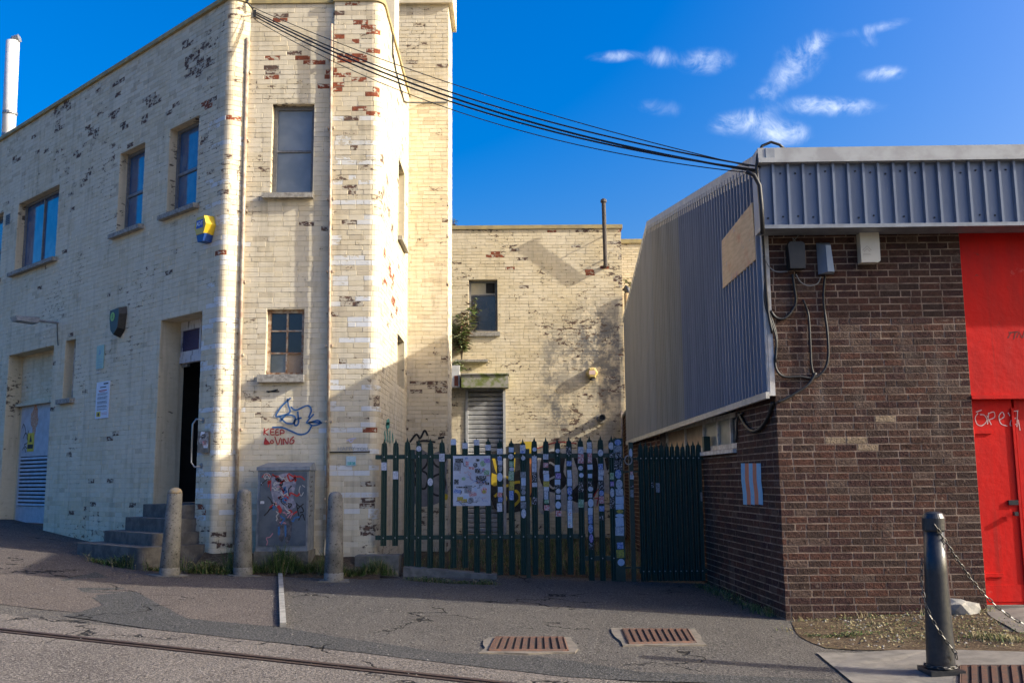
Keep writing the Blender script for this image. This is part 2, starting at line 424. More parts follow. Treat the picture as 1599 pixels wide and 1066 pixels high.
def lay_bricks(root, wall_obj, path, zb, zt, openings, mats, pick, proud=.006, BL=.225, CH=.075, jt=.009, singles=300, seed=3, bond='stretcher', want=None):
    rg = random.Random(seed); bricks = []
    k = 0
    while zb+(k+1)*CH <= zt+.02:
        z0, z1 = zb+k*CH+jt/2, min(zb+(k+1)*CH-jt/2, zt-.002)
        gaps = sorted((o[0], o[1]) for o in openings if o[2] < z1-.012 and o[3] > z0+.012)
        runs, a = [], 0.0
        for g0, g1 in gaps:
            if g0 > a: runs.append((a, g0))
            a = max(a, g1)
        if a < path.L: runs.append((a, path.L))
        cuts = []; q = -BL*(.5 if k % 2 else 0)+(0 if bond == 'stretcher' else rg.uniform(-.02, .02))
        while q < path.L:
            cuts.append(q); q += BL if (bond == 'stretcher' or rg.random() > .12) else BL/2
        cuts.append(q)
        for r0, r1 in runs:
            cs = [c for c in cuts if r0+.05 < c < r1-.05]; cs = [r0]+cs+[r1]
            for c0, c1 in zip(cs, cs[1:]): bricks.append((c0+jt/2 if c0 > r0 else c0+.001, c1-jt/2 if c1 < r1 else c1-.001, z0, z1))
        k += 1
    recs = []
    for (s0, s1, z0, z1) in bricks:
        mid = path.at((s0+s1)/2); c = (mid[0], mid[1], (z0+z1)/2)
        px, py = proj(c); d = math.dist(c, CAM_P)
        recs.append((s0, s1, z0, z1, c, px, py, d, pick((s0+s1)/2, (z0+z1)/2, c, px, py, rg), proud+rg.uniform(-.002, .0025)))
    def solid_brick(mb, s0, s1, z0, z1, pr, mi, base=0.0):
        q = [s0]+path.inside(s0, s1)+[s1]; n = len(q); e = .0022
        vs = []
        for i, S in enumerate(q):
            S2 = S+(e if i == 0 else (-e if i == n-1 else 0))
            a, b = path.at(S, base), path.at(S2, pr)
            vs += [P3(a, z0), P3(a, z1), P3(b, z0+e), P3(b, z1-e)]
        fs = []
        for i in range(n-1):
            o, r = 4*i, 4*i+4
            fs += [(o+2, r+2, r+3, o+3), (o, r, r+2, o+2), (o+3, r+3, r+1, o+1)]
        o = 4*(n-1); fs += [(0, 2, 3, 1), (o+2, o, o+1, o+3)]
        mb.add(vs, fs, mi)
    ok = [i for i, r in enumerate(recs) if abs((r[1]-r[0])-(BL-jt)) < .004 and not path.inside(r[0], r[1]) and abs((r[3]-r[2])-(CH-jt)) < .003
          and -10 < r[5] < 1609 and -8 < r[6] < 1074 and (want is None or want(r))]
    ok.sort(key=lambda i: recs[i][7]); ok = set(ok[:singles])
    shared = {}
    holder = wall_obj if wall_obj is not None else root
    off = np.array(root.location)
    mass = MB()
    for i, (s0, s1, z0, z1, c, px, py, d, mi, pr) in enumerate(recs):
        if i not in ok: solid_brick(mass, s0, s1, z0, z1, pr, mi); continue
        if mi not in shared:
            mb = MB(); L, Hh, e, pp = BL-jt, CH-jt, .0022, proud
            vs = []
            for X in (0, L):
                X2 = e if X == 0 else L-e; vs += [(X, 0, 0), (X, 0, Hh), (X2, -pp, e), (X2, -pp, Hh-e)]
            mb.add(vs, [(2,6,7,3), (0,4,6,2), (3,7,5,1), (0,2,3,1), (6,4,5,7)])
            me = bpy.data.meshes.new('brick'); me.from_pydata(mb.v, [], mb.f); me.materials.append(mats[mi]); me.update(); shared[mi] = me
        b = bpy.data.objects.new('brick', shared[mi]); col.objects.link(b); b.parent = holder
        u = path.U[path.seg((s0+s1)/2)]; p = path.at(s0+1e-4, (pr-proud)*.5)
        b.matrix_local = Matrix(((u[0], -u[1], 0, p[0]-off[0]), (u[1], u[0], 0, p[1]-off[1]), (0, 0, 1, z0-off[2]), (0, 0, 0, 1)))
    o = mass.build('brickwork', mats, holder); o['kind'] = 'stuff'
    return o

def window(root, fr, u0, u1, z0, z1, w, bars_u=(), bars_z=(), t=.05, bt=.03, frame=M_FRAMEGREY, pane=M_GLASS, sill=None, sill_mat=M_SILL, panes_mats=None, name='window', fmat=None):
    """frame at depth w (negative = inside the face), a pane in every light, optional sill (overhang, height, projection)"""
    mb = MB(); d = .06
    fr.box(mb, u0, u1, z0, z0+t, w-d, w); fr.box(mb, u0, u1, z1-t, z1, w-d, w)
    fr.box(mb, u0, u0+t, z0+t, z1-t, w-d, w-.002); fr.box(mb, u1-t, u1, z0+t, z1-t, w-d, w-.002)
    U = [u0+t]+[u0+(u1-u0)*b for b in bars_u]+[u1-t]; Z = [z0+t]+[z0+(z1-z0)*b for b in bars_z]+[z1-t]
    for b in U[1:-1]: fr.box(mb, b-bt/2, b+bt/2, z0+t, z1-t, w-d+.01, w-.006)
    for b in Z[1:-1]: fr.box(mb, u0+t, u1-t, b-bt/2, b+bt/2, w-d+.01, w-.010)
    o = mb.build(name, frame, root); k = 0
    for j in range(len(Z)-1):
        for i in range(len(U)-1):
            p = MB(); fr.box(p, U[i], U[i+1], Z[j], Z[j+1], w-.045, w-.035)
            p.build('pane', (panes_mats[k] if panes_mats else pane), o); k += 1
    if sill:
        p = MB(); ov, h, pr = sill
        pts = [(-.20, 0), (pr, -.0), (pr, -h), (-.2, -h)]
        a = [fr.p(u0-ov, z0+q[1]+(-.02 if q[0] > 0 and q[1] == 0 else 0), q[0]) for q in pts]
        p.prism(a[::-1], fr.u*(u1-u0+2*ov)); p.build('sill', sill_mat, o)
    return o

# ================================================================ SETTING: ground
def tarmac(name, c1, c2, spk, dark, gs=55):
    t = NT(name); c = t.mix(t.ramp(t.noise(1.6, 4, .65), .3, .7), c1, c2)
    c = t.mix(t.ramp(t.noise(.5, 3, .6), .5, .75, 0, .45), c, dark)
    gr = t.noise(gs, 2, .8); c = t.mix(t.ramp(gr, .50, .64), c, spk); c = t.mix(t.ramp(gr, .46, .34), c, dark)
    c = t.mix(t.ramp(t.noise(8, 4, .7), .60, .72, 0, .6), c, dark)
    v = t.n.new('ShaderNodeTexVoronoi'); v.feature = 'DISTANCE_TO_EDGE'; v.inputs['Scale'].default_value = .42
    w = t.n.new('ShaderNodeVectorMath'); w.operation = 'ADD'; n3 = t.n.new('ShaderNodeTexNoise'); n3.inputs['Scale'].default_value = 2.5; n3.inputs['Detail'].default_value = 3
    t.l.new(t.pos, n3.inputs['Vector']); t.l.new(t.pos, w.inputs[0]); t.l.new(n3.outputs['Color'], w.inputs[1]); t.l.new(w.outputs[0], v.inputs['Vector'])
    ck = t.mth('MULTIPLY', t.ramp(v.outputs['Distance'], .010, .004), t.ramp(t.noise(.7, 2, .5), .50, .56)); c = t.mix(ck, c, (.012, .011, .010))
    t.bump(t.mth('SUBTRACT', gr, ck), .9, .016); return t.done(c, .92, 0, .22)
M_ASPH = tarmac('asphalt', (.060, .054, .049), (.080, .072, .064), (.165, .15, .13), (.026, .024, .023))
M_TARMAC = tarmac('brown_tarmac', (.073, .060, .052), (.096, .079, .069), (.18, .15, .128), (.032, .026, .023))
M_PATCH = tarmac('patch_asphalt', (.038, .038, .037), (.052, .051, .049), (.115, .11, .105), (.02, .02, .019))
M_ROAD = tarmac('worn_road', (.094, .080, .070), (.136, .118, .102), (.225, .198, .172), (.042, .037, .033), 50)
t = NT('yard_soil')
sn = t.noise(22, 5, .72)
c = t.mix(t.ramp(t.noise(2.5, 4, .65), .35, .65), (.075, .052, .034), (.11, .08, .052)); c = t.mix(t.ramp(sn, .52, .68, 0, .8), c, (.20, .155, .10)); c = t.mix(t.ramp(t.noise(5, 4, .6), .58, .7, 0, .5), c, (.045, .055, .022)); c = t.mix(t.ramp(sn, .45, .3, 0, .8), c, (.03, .022, .016))
t.bump(sn, .9, .04); M_SOIL = t.done(c, .95, 0, .1)
M_PAVE = mat('concrete_paving', (.175, .158, .135), (.115, .104, .09), 7, .92, bump=.6, bscale=90)

def ground_grid(xs, ys, dz=0.0):
    mb = MB(); n = len(xs)
    for y in ys:
        for x in xs: mb.v.append((x, y, gz_at(x, y)+dz))
    for j in range(len(ys)-1):
        for i in range(n-1): mb.f.append((j*n+i, j*n+i+1, (j+1)*n+i+1, (j+1)*n+i)); mb.mi.append(0)
    return mb
xs = [-400, -150, -60, -30, -16]+[-15+i for i in range(11)]+[-4.6]+[-4+i for i in range(7)]+[2.9, 3.5, 4.2, 5, 6, 7.5, 9, 20, 60, 150, 400]
ys = [-300, -80, -20, -6]+[-5+i for i in range(31)]+[40, 80, 200, 600]
g = ground_grid(xs, ys).build('ground', M_ASPH); tag(g, kind='structure')

def sheet(name, poly, dz, material, kind='structure', wob=0.0, sub=.25, parent=None, seed=1, thick=None):
    """a flat laid surface following the ground, polygon in world XY with gently uneven edges"""
    rg = random.Random(seed); P = []
    for a, b in zip(poly, poly[1:]+poly[:1]):
        a, b = np.array(a[:2], float), np.array(b[:2], float); L = np.linalg.norm(b-a); k = max(1, int(L/sub))
        for i in range(k):
            q = a+(b-a)*i/k
            if i and wob: q = q+np.array([rg.uniform(-wob, wob), rg.uniform(-wob, wob)])
            P.append(q)
    import bmesh
    bm = bmesh.new(); vs = [bm.verts.new((q[0], q[1], gz_at(q[0], q[1])+dz)) for q in P]; f = bm.faces.new(vs)
    bmesh.ops.triangulate(bm, faces=[f])
    bmesh.ops.subdivide_edges(bm, edges=[e for e in bm.edges if e.calc_length() > 1.2], cuts=2, use_grid_fill=True)
    bmesh.ops.triangulate(bm, faces=bm.faces[:])
    for v in bm.verts: v.co.z = gz_at(v.co.x, v.co.y)+dz
    if thick:
        r = bmesh.ops.extrude_face_region(bm, geom=bm.faces[:]); 
        for v in [e for e in r['geom'] if isinstance(e, bmesh.types.BMVert)]: v.co.z -= thick
    bmesh.ops.recalc_face_normals(bm, faces=bm.faces[:])
    me = bpy.data.meshes.new(name); bm.to_mesh(me); bm.free()
    if me.polygons and not thick and me.polygons[0].normal.z < 0: me.flip_normals()
    me.materials.append(material); o = bpy.data.objects.new(name, me); col.objects.link(o)
    if parent: o.parent = parent
    if kind: o['kind'] = kind
    return o
G = lambda *pp: [tuple(unp_g(x, y)[:2]) for x, y in pp]
# worn road along the bottom, footway to the left, a dark resurfaced strip between them
road = G((-260, 928), (0, 957), (150, 975), (440, 1000), (700, 1030), (860, 1052), (960, 1062), (1140, 1085))
sheet('road', road+[(3.0, 2.0), (3.0, -5), (-15, -5), (-15, 8.5)], .004, M_ROAD, wob=.02)
foot = G((-160, 880), (-60, 862))+[(-9.0, 17.0), (-4.6, 14.2), (-3.3, 13.55)]+G((434, 872), (441, 978), (300, 972), (150, 958), (0, 943), (-160, 930))
sheet('footway', foot, .004, M_TARMAC, wob=.012)
patch = G((95, 906), (150, 893), (190, 912), (240, 939), (292, 966), (440, 980), (560, 1000), (700, 1020), (850, 1026), (1000, 1050), (1300, 1062), (1300, 1072), (1000, 1064), (880, 1057), (700, 1036), (440, 1005), (240, 983), (100, 962), (161, 945), (120, 918))
sheet('dark_patch', patch, .008, M_PATCH, wob=.012)
yard = [(-1.8, 13.75), (2.6, 13.75), (2.3, 19.2), (2.8, 22.2), (-1.2, 22.2), (-1.2, 17.4), (-1.8, 17.2)]
sheet('yard', yard, .006, M_SOIL, wob=.0)
dirt = G((1236, 972), (1300, 958), (1420, 950), (1545, 948), (1570, 985), (1660, 1000), (1660, 1022), (1450, 1015), (1290, 1012), (1250, 995))
sheet('dirt_verge', dirt, .006, M_SOIL, wob=.03)
pave = G((1275, 1020), (1400, 1016), (1500, 1016), (1700, 1022), (1700, 1110), (1400, 1100), (1335, 1070))
sheet('pavement', pave, .012, M_PAVE, wob=.006)
slab = G((1535, 948), (1680, 944), (1700, 992), (1590, 988), (1545, 962))
sheet('door_apron', slab, .010, M_PAVE, wob=.004)

# low bank of earth against the factory bay
def bank(name, xa, xb, ya, yb, rise, mt):
    mb = MB(); nx, ny = 16, 5; rg = random.Random(4)
    for j in range(ny+1):
        for i in range(nx+1):
            X = xa+(xb-xa)*i/nx; f = j/ny; Y = ya+(yb-ya)*f+(.05*rg.uniform(-1, 1) if j == 0 else 0); mb.v.append((X, Y, gz_at(X, Y)+.003+rise*f*f*(3-2*f)+(.015*rg.uniform(-1, 1) if 0 < j else -.02)))
    for j in range(ny):
        for i in range(nx): q = j*(nx+1)+i; mb.f.append((q, q+1, q+nx+2, q+nx+1)); mb.mi.append(0)
    return tag(mb.build(name, mt), kind='structure')
bank('earth_bank', -4.25, -1.75, 12.72, 13.66, .23, M_SOIL)
# ================================================================ FACTORY (left building with rounded corners)
BAY_Y, PRJ = 13.6, .06
xi = unp_y(377, 475, BAY_Y)[0]; x2 = unp_y(513, 475, BAY_Y)[0]
cn = unp_y(344, 475, 13.42); kx = unp_y(592, 475, BAY_Y-PRJ)[0]
T2_Y = 17.2; FD = np.array([-.741, .672]); FD /= np.linalg.norm(FD)
fac_far = cn[:2]+FD*13.0
fac_pts = fillet([fac_far, cn[:2], (xi, BAY_Y), (x2, BAY_Y), (x2+.02, BAY_Y-PRJ), (kx, BAY_Y-PRJ), (kx, T2_Y)], [0, .13, 0, 0, 0, .15, 0], 6)
FP = Path(fac_pts)
FA = Frame(fac_far, -FD)                      # street face; u runs towards the corner
FB = Frame((xi, BAY_Y), (1, 0)); FB2 = Frame((xi, BAY_Y-PRJ), (1, 0)); FS = Frame((kx, BAY_Y-PRJ), (0, 1))
s_bay = FP.s_of((xi, BAY_Y)); s_side = FP.s_of((kx, T2_Y))-(T2_Y-(BAY_Y-PRJ))
ZR = 8.62                                     # roof line
factory = thing('factory_building', (cn[0], cn[1], .3), 'old cream painted brick factory with flaking paint and rounded street corner', 'building')
def rect(fr, x0, y0, x1, y1, w=0.0):
    (a, b), (c, d) = fr.uz(x0, y0, w), fr.uz(x1, y1, w); return min(a, c), max(a, c), min(b, d), max(b, d)
# openings on the street face (u,z)
sz = lambda x, y: FA.uz(x, y)[1]
zs0, zs1 = np.mean([sz(10, 428), sz(168, 371), sz(244, 343)]), np.mean([sz(23, 320.6), sz(180, 245.7), sz(259, 206)])
ou = lambda x, y: FA.uz(x, y)[0]
W1 = (ou(26, 370), ou(90, 340), zs0, zs1); W2 = (ou(185, 300), ou(224, 285), zs0, zs1); W3 = (ou(263, 260), ou(309, 240), zs0, zs1)
W0 = (ou(-40, 380), ou(4, 360), zs0, zs1)
zg = np.mean([sz(8, 556), sz(78, 541)])
GAR = (ou(8, 650), ou(78, 650), -.2, zg)
SW = (ou(100, 580), ou(116, 580), sz(100, 622), sz(100, 533))
z_step = sz(275, 787)
ENT = (ou(247, 600), ou(312, 600), -.2, np.mean([sz(246, 502), sz(312, 486)]))
o_f = [W0, W1, W2, W3, GAR, SW, ENT]
BW1 = rect(FB, 426, 163, 488, 303); BW2 = rect(FB, 417, 483, 473, 585)
o_f += [(s_bay+q[0], s_bay+q[1], q[2], q[3]) for q in (BW1, BW2)]
def side_open(xa, ya_top, ya_bot, xb):
    a, zt = FS.uz(xa, ya_top); _, zb_ = FS.uz(xa, ya_bot); b = FS.uz(xb, ya_top)[0]; return a, b, zb_, zt
SW1 = side_open(622.5, 246, 370, 632); SW2 = side_open(620.5, 520, 600, 631.5)
o_f += [(s_side+q[0], s_side+q[1], q[2], q[3]) for q in (SW1, SW2)]
fw = wall_sheet(FP, -.3, ZR, o_f, .34).build('wall', M_MORTAR, factory)

BARE = [ # pixel spots where the paint has come away from whole bricks: x, y, rx, ry, kind(4 red, 5 sooty)
 (363,152,10,6,4),(363,181,10,6,4),(361,188,8,4,4),(346,394,12,5,4),(352,424,10,5,4),(303,112,16,8,5),(318,100,14,8,5),(288,70,10,6,5),(300,92,8,6,5),
 (235,152,12,6,5),(240,160,12,5,5),(182,130,6,5,5),(105,165,8,8,5),(92,200,7,5,5),(145,205,12,6,5),(195,197,8,5,5),(228,185,6,5,5),(180,178,8,5,5),(276,162,7,5,5),(200,225,8,4,5),(120,243,9,6,5),(25,250,8,4,5),(76,242,6,4,5),(280,270,6,4,4),(263,180,5,4,5),(340,285,6,4,4),(324,165,6,5,4),
 (485,12,8,5,4),(550,8,10,6,4),(563,4,8,4,4),(446,33,12,5,4),(440,26,14,4,5),(484,91,14,7,4),(492,99,18,5,4),(425,86,10,5,4),(418,121,14,6,4),(424,110,12,5,5),(466,83,8,5,5),(408,77,7,5,5),(448,84,8,5,5),(510,108,8,5,4),(505,135,5,5,4),(562,36,6,5,4),(577,45,12,5,4),(540,71,8,5,4),(555,64,8,5,4),(579,80,8,5,4),(545,90,22,5,4),(527,116,14,5,4),(560,123,14,5,4),(582,142,10,6,4),(530,136,10,5,4),(550,170,14,6,4),(530,170,8,6,5),(582,178,8,6,4),(487,163,8,5,4),(525,62,10,5,4),
 (560,230,12,5,5),(525,226,8,5,5),(545,290,10,5,5),(552,345,14,7,5),(535,385,7,4,5),(440,330,9,5,5),(470,350,14,6,5),(480,355,9,5,5),(440,362,7,4,4),(543,443,10,6,5),(545,470,14,6,5),(560,475,8,5,5),(530,530,12,6,5),(540,560,12,5,5),(537,615,10,4,5),(572,592,5,4,4),(574,650,5,5,4),(577,668,5,5,4),(537,650,6,4,5),(575,755,8,7,5),(579,785,7,10,5),(570,808,10,6,5),(572,830,14,10,5),(345,772,8,5,4),(325,770,10,5,4),(320,795,10,10,4),(345,835,12,6,5),
 (600,395,3,10,4),(608,420,4,14,4),(613,440,4,12,4),(614,470,4,10,4),(602,440,3,8,4),(618,485,3,8,4),(598,300,3,8,5),(606,330,3,8,5),(612,360,3,8,5),(598,250,3,10,5),(604,280,3,8,5)]
def pick_factory(s, z, c, px, py, rg):
    for (x, y, rx, ry, kd) in BARE:
        f_ = .85 if y < 215 else .62
        if abs(px-x) < rx*f_ and abs(py-y) < ry*(f_+.15): return kd
    k = int((z+.3)/.075)
    band = k % 4 == 1
    u_left = s < s_bay and s > s_bay-.75
    u_right = x2 < c[0] < kx+.05 and c[1] < BAY_Y+.12
    if band and z > .9 and (u_left or u_right) and (z < 7.0):
        return 3 if rg.random() < (.92 if math.sin(k*5.3+int(s*2.1)*1.7) > -.45 else .2) else 1
    if k % 4 == 2 and z > .9 and (u_left or u_right) and z < 7.0 and rg.random() < .38: return 3
    r = rg.random()
    hi = z > 6.4 and s < s_bay
    if hi: return 5 if r < .022 else (2 if r < .2 else (1 if r < .5 else 0))
    if s > s_side: return 5 if (r < .012 and z > 3) else (2 if r < .10 else (1 if r < .3 else 0))
    if u_right: return 5 if r < .028 else (2 if r < .24 else (1 if r < .6 else 0))
    if z < 1.3: return 5 if r < .02 else (2 if r < .2 else (1 if r < .7 else 0))
    return 5 if r < .006 else (2 if r < .03 else (1 if r < .25 else 0))
PMATS = [M_PAINT, M_PAINT2, M_PAINT3, M_WHITE, M_BARE, M_BARE2]
lay_bricks(factory, fw, FP, -.3, ZR, o_f, PMATS, pick_factory, proud=.003, jt=.0065, seed=5, bond='mixed')
# roof slab, coping, raised stack behind the parapet
mb = MB(); mb.prism([P3(p, ZR-.25) for p in [fac_far, cn[:2]+np.array([.02, .3]), (xi, BAY_Y+.3), (kx-.32, BAY_Y+.3), (kx-.32, T2_Y), (kx-3, T2_Y+6), fac_far+np.array([3, 6])]], (0, 0, .1))
mb.build('roof', M_CONC, factory)
def coping(path, a, b, z, out=.05, inn=.36, h=.07, mt=M_COPING, parent=factory):
    q = [a]+path.inside(a, b)+[b]; mb = MB(); vs = []
    for S in q:
        o_, i_ = path.at(S, out), path.at(S, -inn)
        vs += [P3(o_, z), P3(o_, z+h), P3(i_, z+h), P3(i_, z)]
    fs = []
    for i in range(len(q)-1):
        for j in range(4): fs.append((4*i+j, 4*i+4+j, 4*i+4+(j+1) % 4, 4*i+(j+1) % 4))
    n = 4*(len(q)-1); fs += [(3,2,1,0), (n, n+1, n+2, n+3)]
    mb.add(vs, fs); return mb.build('coping', mt, parent)
coping(FP, 0, FP.s_of(cn[:2]), ZR)
coping(FP, FP.s_of(cn[:2])+.01, s_side+.2, ZR, .03)
coping(FP, s_side+.21, FP.L-.002, ZR, .03)
mb = MB(); mb.box((kx-1.5, 15.02, ZR-.2), (kx-.01, 15.62, ZR+2.2)); mb.build('roof_stack', M_PAINT, factory)

# street-face windows
sill_big = (.10, .09, .10)
window(factory, FA, W1[0], W1[1], W1[2], W1[3], -.13, (.48,), (), sill=sill_big)
for q in (W2, W3, W0): window(factory, FA, q[0], q[1], q[2], q[3], -.13, (), (.47,), sill=sill_big, bt=.045)
window(factory, FA, SW[0], SW[1], SW[2], SW[3], -.15, (), (.33, .66), sill=(.08, .1, .09), frame=M_FRAMEWHITE, pane=M_BLUEGLASS, t=.035)
# bay and tower windows
window(factory, FB, *BW1, -.10, (), (.5,), t=.055, frame=M_FRAMEGREY, pane=M_FROST)
mb = MB(); FB.box(mb, BW1[0]-.10, BW1[1]+.02, BW1[2]-.075, BW1[2]-.002, -.1, .10); mb.build('sill', M_SILL, factory)
M_PLYPANE = mat('plywood_in_window', (.42, .30, .19), (.34, .24, .15), 8, .8)
M_BAGPANE = glass('cloudy_pane', (.12, .14, .13), .3, (.28, .30, .28))
window(factory, FB, *BW2, -.07, (.52,), (.34, .68), t=.045, bt=.022, frame=M_RUSTFRAME, panes_mats=[M_BAGPANE, M_PLYPANE, M_GLASSDARK, M_GLASSDARK, M_GLASSDARK, M_GLASSDARK])
mb = MB(); FB.box(mb, BW2[0]-.09, BW2[1]+.03, BW2[2]-.11, BW2[2]-.002, -.1, .10); mb.build('sill', M_SILL, factory)
for q, ex in ((SW1, 1), (SW2, 0)):
    window(factory, FS, q[0], q[1], q[2], q[3], -.12, (), (.5,), frame=M_FRAMEWHITE, pane=M_GLASSDARK, sill=(.06, .08, .08) if ex else None)

# recess with brick infill and louvred steel door
r0, r1, _, rz = GAR; REC = -.27
zl = FA.uz(50, 633, REC)[1]
pth = Path([FA.p(r0, 0, REC)[:2], FA.p(r1, 0, REC)[:2]])
iw = wall_sheet(pth, zl, rz+.1, [], .06).build('infill_wall', M_MORTAR, factory)
lay_bricks(factory, iw, pth, zl+.05, rz+.1, [], PMATS, lambda s, z, c, px, py, rg: 1 if rg.random() < .5 else 0, proud=.006, singles=0, seed=9)
mb = MB(); FA.box(mb, r0, r1, zl, zl+.05, REC, REC+.10); mb.build('lintel_ledge', M_PAINT2, factory)
M_DOORW = mat('chalky_white_door', (.46, .48, .52), (.36, .38, .42), 7, .55, bump=.15)
d0, d1 = FA.uz(29, 720, REC)[0], r1
gz0 = gz_at(*FA.p((d0+d1)/2, 0)[:2])+.02
mb = MB(); FA.box(mb, d0, d1, gz0, zl-.003, REC-.05, REC-.004)
door = mb.build('louvre_door', M_DOORW, factory)
mb = MB(); FA.box(mb, r0, d0, -.2, zl, REC-.06, REC-.002); mb.build('side_panel', M_PAINT2, factory)
zlv0, zlv1 = FA.uz(50, 790, REC)[1], FA.uz(50, 712, REC)[1]; dm = d0+(d1-d0)*.70
p = MB(); FA.box(p, d0+.10, dm, zlv0, zlv1, REC-.004, REC+.002); FA.box(p, dm+.13, d1-.02, zlv0, zlv1, REC-.004, REC+.002); p.build('louvre_opening', M_DARK, door)
nl = 13; hh = (zlv1-zlv0)/nl
for a, b in ((d0+.09, dm+.01), (dm+.12, d1-.01)):
    for i in range(nl):
        s_ = MB(); z = zlv0+(i+.12)*hh
        pr = [FA.p(a, z, REC+.022), FA.p(a, z+.012, REC+.024), FA.p(a, z+hh*.62, REC+.003), FA.p(a, z+hh*.55, REC+.001)]
        s_.prism(pr[::-1], FA.u*(b-a)); s_.build('louvre_slat', M_DOORW, door)
M_YEL = mat('yellow_print', (.62, .46, .03), None, rough=.5); M_ORNG = mat('orange_flake_paint', (.45, .13, .05), (.55, .42, .3), 40, .8); M_INK = mat('black_ink', (.012, .012, .012), None, rough=.6)
p = MB(); q0, q1, q2, q3 = rect(FA, 44, 676, 52, 704, REC); FA.box(p, q0, q1, q2, q3, REC-.003, REC+.004); ws = p.build('warning_plate', M_YEL, door)
p = MB(); uc, zc = (q0+q1)/2, q3-(q3-q2)*.3; FA.plate(p, [(uc-.06, zc-.07), (uc+.06, zc-.07), (uc, zc+.08)], REC+.004, REC+.006); FA.box(p, q0+.02, q1-.02, q2+.05, q2+.13, REC+.004, REC+.006); p.build('warning_print', M_INK, ws)
p = MB(); cu, cz = FA.uz(54, 655, REC); rg = random.Random(2)
FA.plate(p, [(cu+(.17+.05*rg.uniform(-1, 1))*math.cos(a)*(1 if k % 2 else .8), cz+(.26+.05*rg.uniform(-1, 1))*math.sin(a)*(1 if k % 4 else 1.15)) for k, a in enumerate([i*math.pi/8 for i in range(16)])], REC-.003, REC+.002); p.build('paint_scar', M_ORNG, door)
p = MB()
for ln in ([(35,668),(37,662),(40,672),(38,680)],[(36,684),(41,676),(43,690),(38,694),(42,700)],[(35,702),(38,698),(40,706)],[(45,672),(42,684),(46,690)]):
    FA.ribbon(p, smooth_line([FA.uz(x, y, REC) for x, y in ln]), .018, REC+.0005)
p.build('scribble', M_INK, door)

# entrance: rounded reveal, frame, transom, open door, stair hall behind
e0, e1, _, ez = ENT; ER = -.33
M_DOORFRAME = mat('peeling_white_frame', (.56, .56, .57), (.16, .15, .15), 16, .6, bump=.3, lo=.52, hi=.66, stretch=(1, 1, .3))
f0 = FA.uz(271, 600, ER)[0]; ztr = FA.uz(290, 561, ER)[1]; ztop = ez
mb = MB()
FA.box(mb, f0, f0+.09, z_step, ztop, ER-.09, ER); FA.box(mb, e1-.06, e1+.02, z_step, ztop, ER-.09, ER-.003)
FA.box(mb, f0+.09, e1-.06, ztop-.13, ztop, ER-.09, ER-.002); FA.box(mb, f0+.09, e1-.06, ztr-.05, ztr+.05, ER-.09, ER-.002)
FA.box(mb, f0+.09, f0+.16, ztr+.05, ztop-.13, ER-.07, ER-.012); FA.box(mb, e1-.10, e1-.06, ztr+.05, ztop-.13, ER-.07, ER-.012)
um = (f0+.16+e1-.10)/2; FA.box(mb, um-.02, um+.02, ztr+.05, ztop-.13, ER-.07, ER-.014)
FA.box(mb, f0+.16, e1-.10, ztr+.05, ztr+.13, ER-.07, ER-.016)
dfr = mb.build('door_frame', M_DOORFRAME, factory)
for a, b in ((f0+.16, um-.02), (um+.02, e1-.10)):
    p = MB(); FA.box(p, a, b, ztr+.13, ztop-.13, ER-.05, ER-.04); p.build('transom_pane', M_BLUEGLASS, dfr)
p = MB(); FA.box(p, e0-.02, f0, z_step, ez, ER-.09, ER-.01); p.build('jamb_return', M_PAINT2, factory)
p = MB(); FA.box(p, e1-.12, e1-.075, z_step+.02, ztr-.05, ER-.95, ER-.10); dl = p.build('open_door', M_DOORFRAME, factory)
p = MB(); FA.box(p, f0+.10, f0+.30, ztr-.10, ztr-.055, ER-.10, ER-.05); p.build('door_closer', M_STEELG, dl)
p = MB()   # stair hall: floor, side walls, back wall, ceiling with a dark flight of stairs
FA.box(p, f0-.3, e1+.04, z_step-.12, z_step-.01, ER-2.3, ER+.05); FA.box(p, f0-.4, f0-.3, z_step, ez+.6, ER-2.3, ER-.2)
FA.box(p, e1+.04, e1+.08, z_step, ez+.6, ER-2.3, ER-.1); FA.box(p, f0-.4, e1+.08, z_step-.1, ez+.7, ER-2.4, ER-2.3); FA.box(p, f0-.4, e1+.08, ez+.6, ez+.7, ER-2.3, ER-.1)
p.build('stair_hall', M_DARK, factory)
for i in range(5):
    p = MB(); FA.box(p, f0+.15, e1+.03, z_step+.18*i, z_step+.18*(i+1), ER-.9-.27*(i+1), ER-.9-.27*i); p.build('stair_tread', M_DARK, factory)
# steps up to the door, corners rounded off
M_STEP = mat('worn_concrete_step', (.135, .124, .108), (.075, .069, .062), 7, .92, bump=.8, bscale=40)
base = gz_at(*FA.p((e0+e1)/2, 0, .8)[:2])-.1
zst = [z_step, FA.uz(235, 807, .20)[1], FA.uz(205, 828, .42)[1], FA.uz(185, 848, .66)[1]]
ext = [(-.02, .0, .20), (.06, .05, .42), (.20, .14, .66), (.42, .30, .94)]
for (l, r, w_), z, in zip(ext, zst):
    mb = MB(); a, b = e0-l, e1+r
    plan = fillet([(a, -.33), (a, w_), (b, w_), (b, -.33)], [0, .10, .10, 0], 5)
    if l > .05:
        plan = [(max(min(q[0], b), a), q[1]) for q in plan]
        plan = [(q[0], max(q[1], .002)) for q in plan]
    else: plan = [(max(min(q[0], e1-.002), e0+.002), q[1]) for q in plan]
    mb.prism([FA.p(q[0], z, q[1]) for q in plan][::-1], (0, 0, -(z-base)))
    mb.build('step', M_STEP, factory)

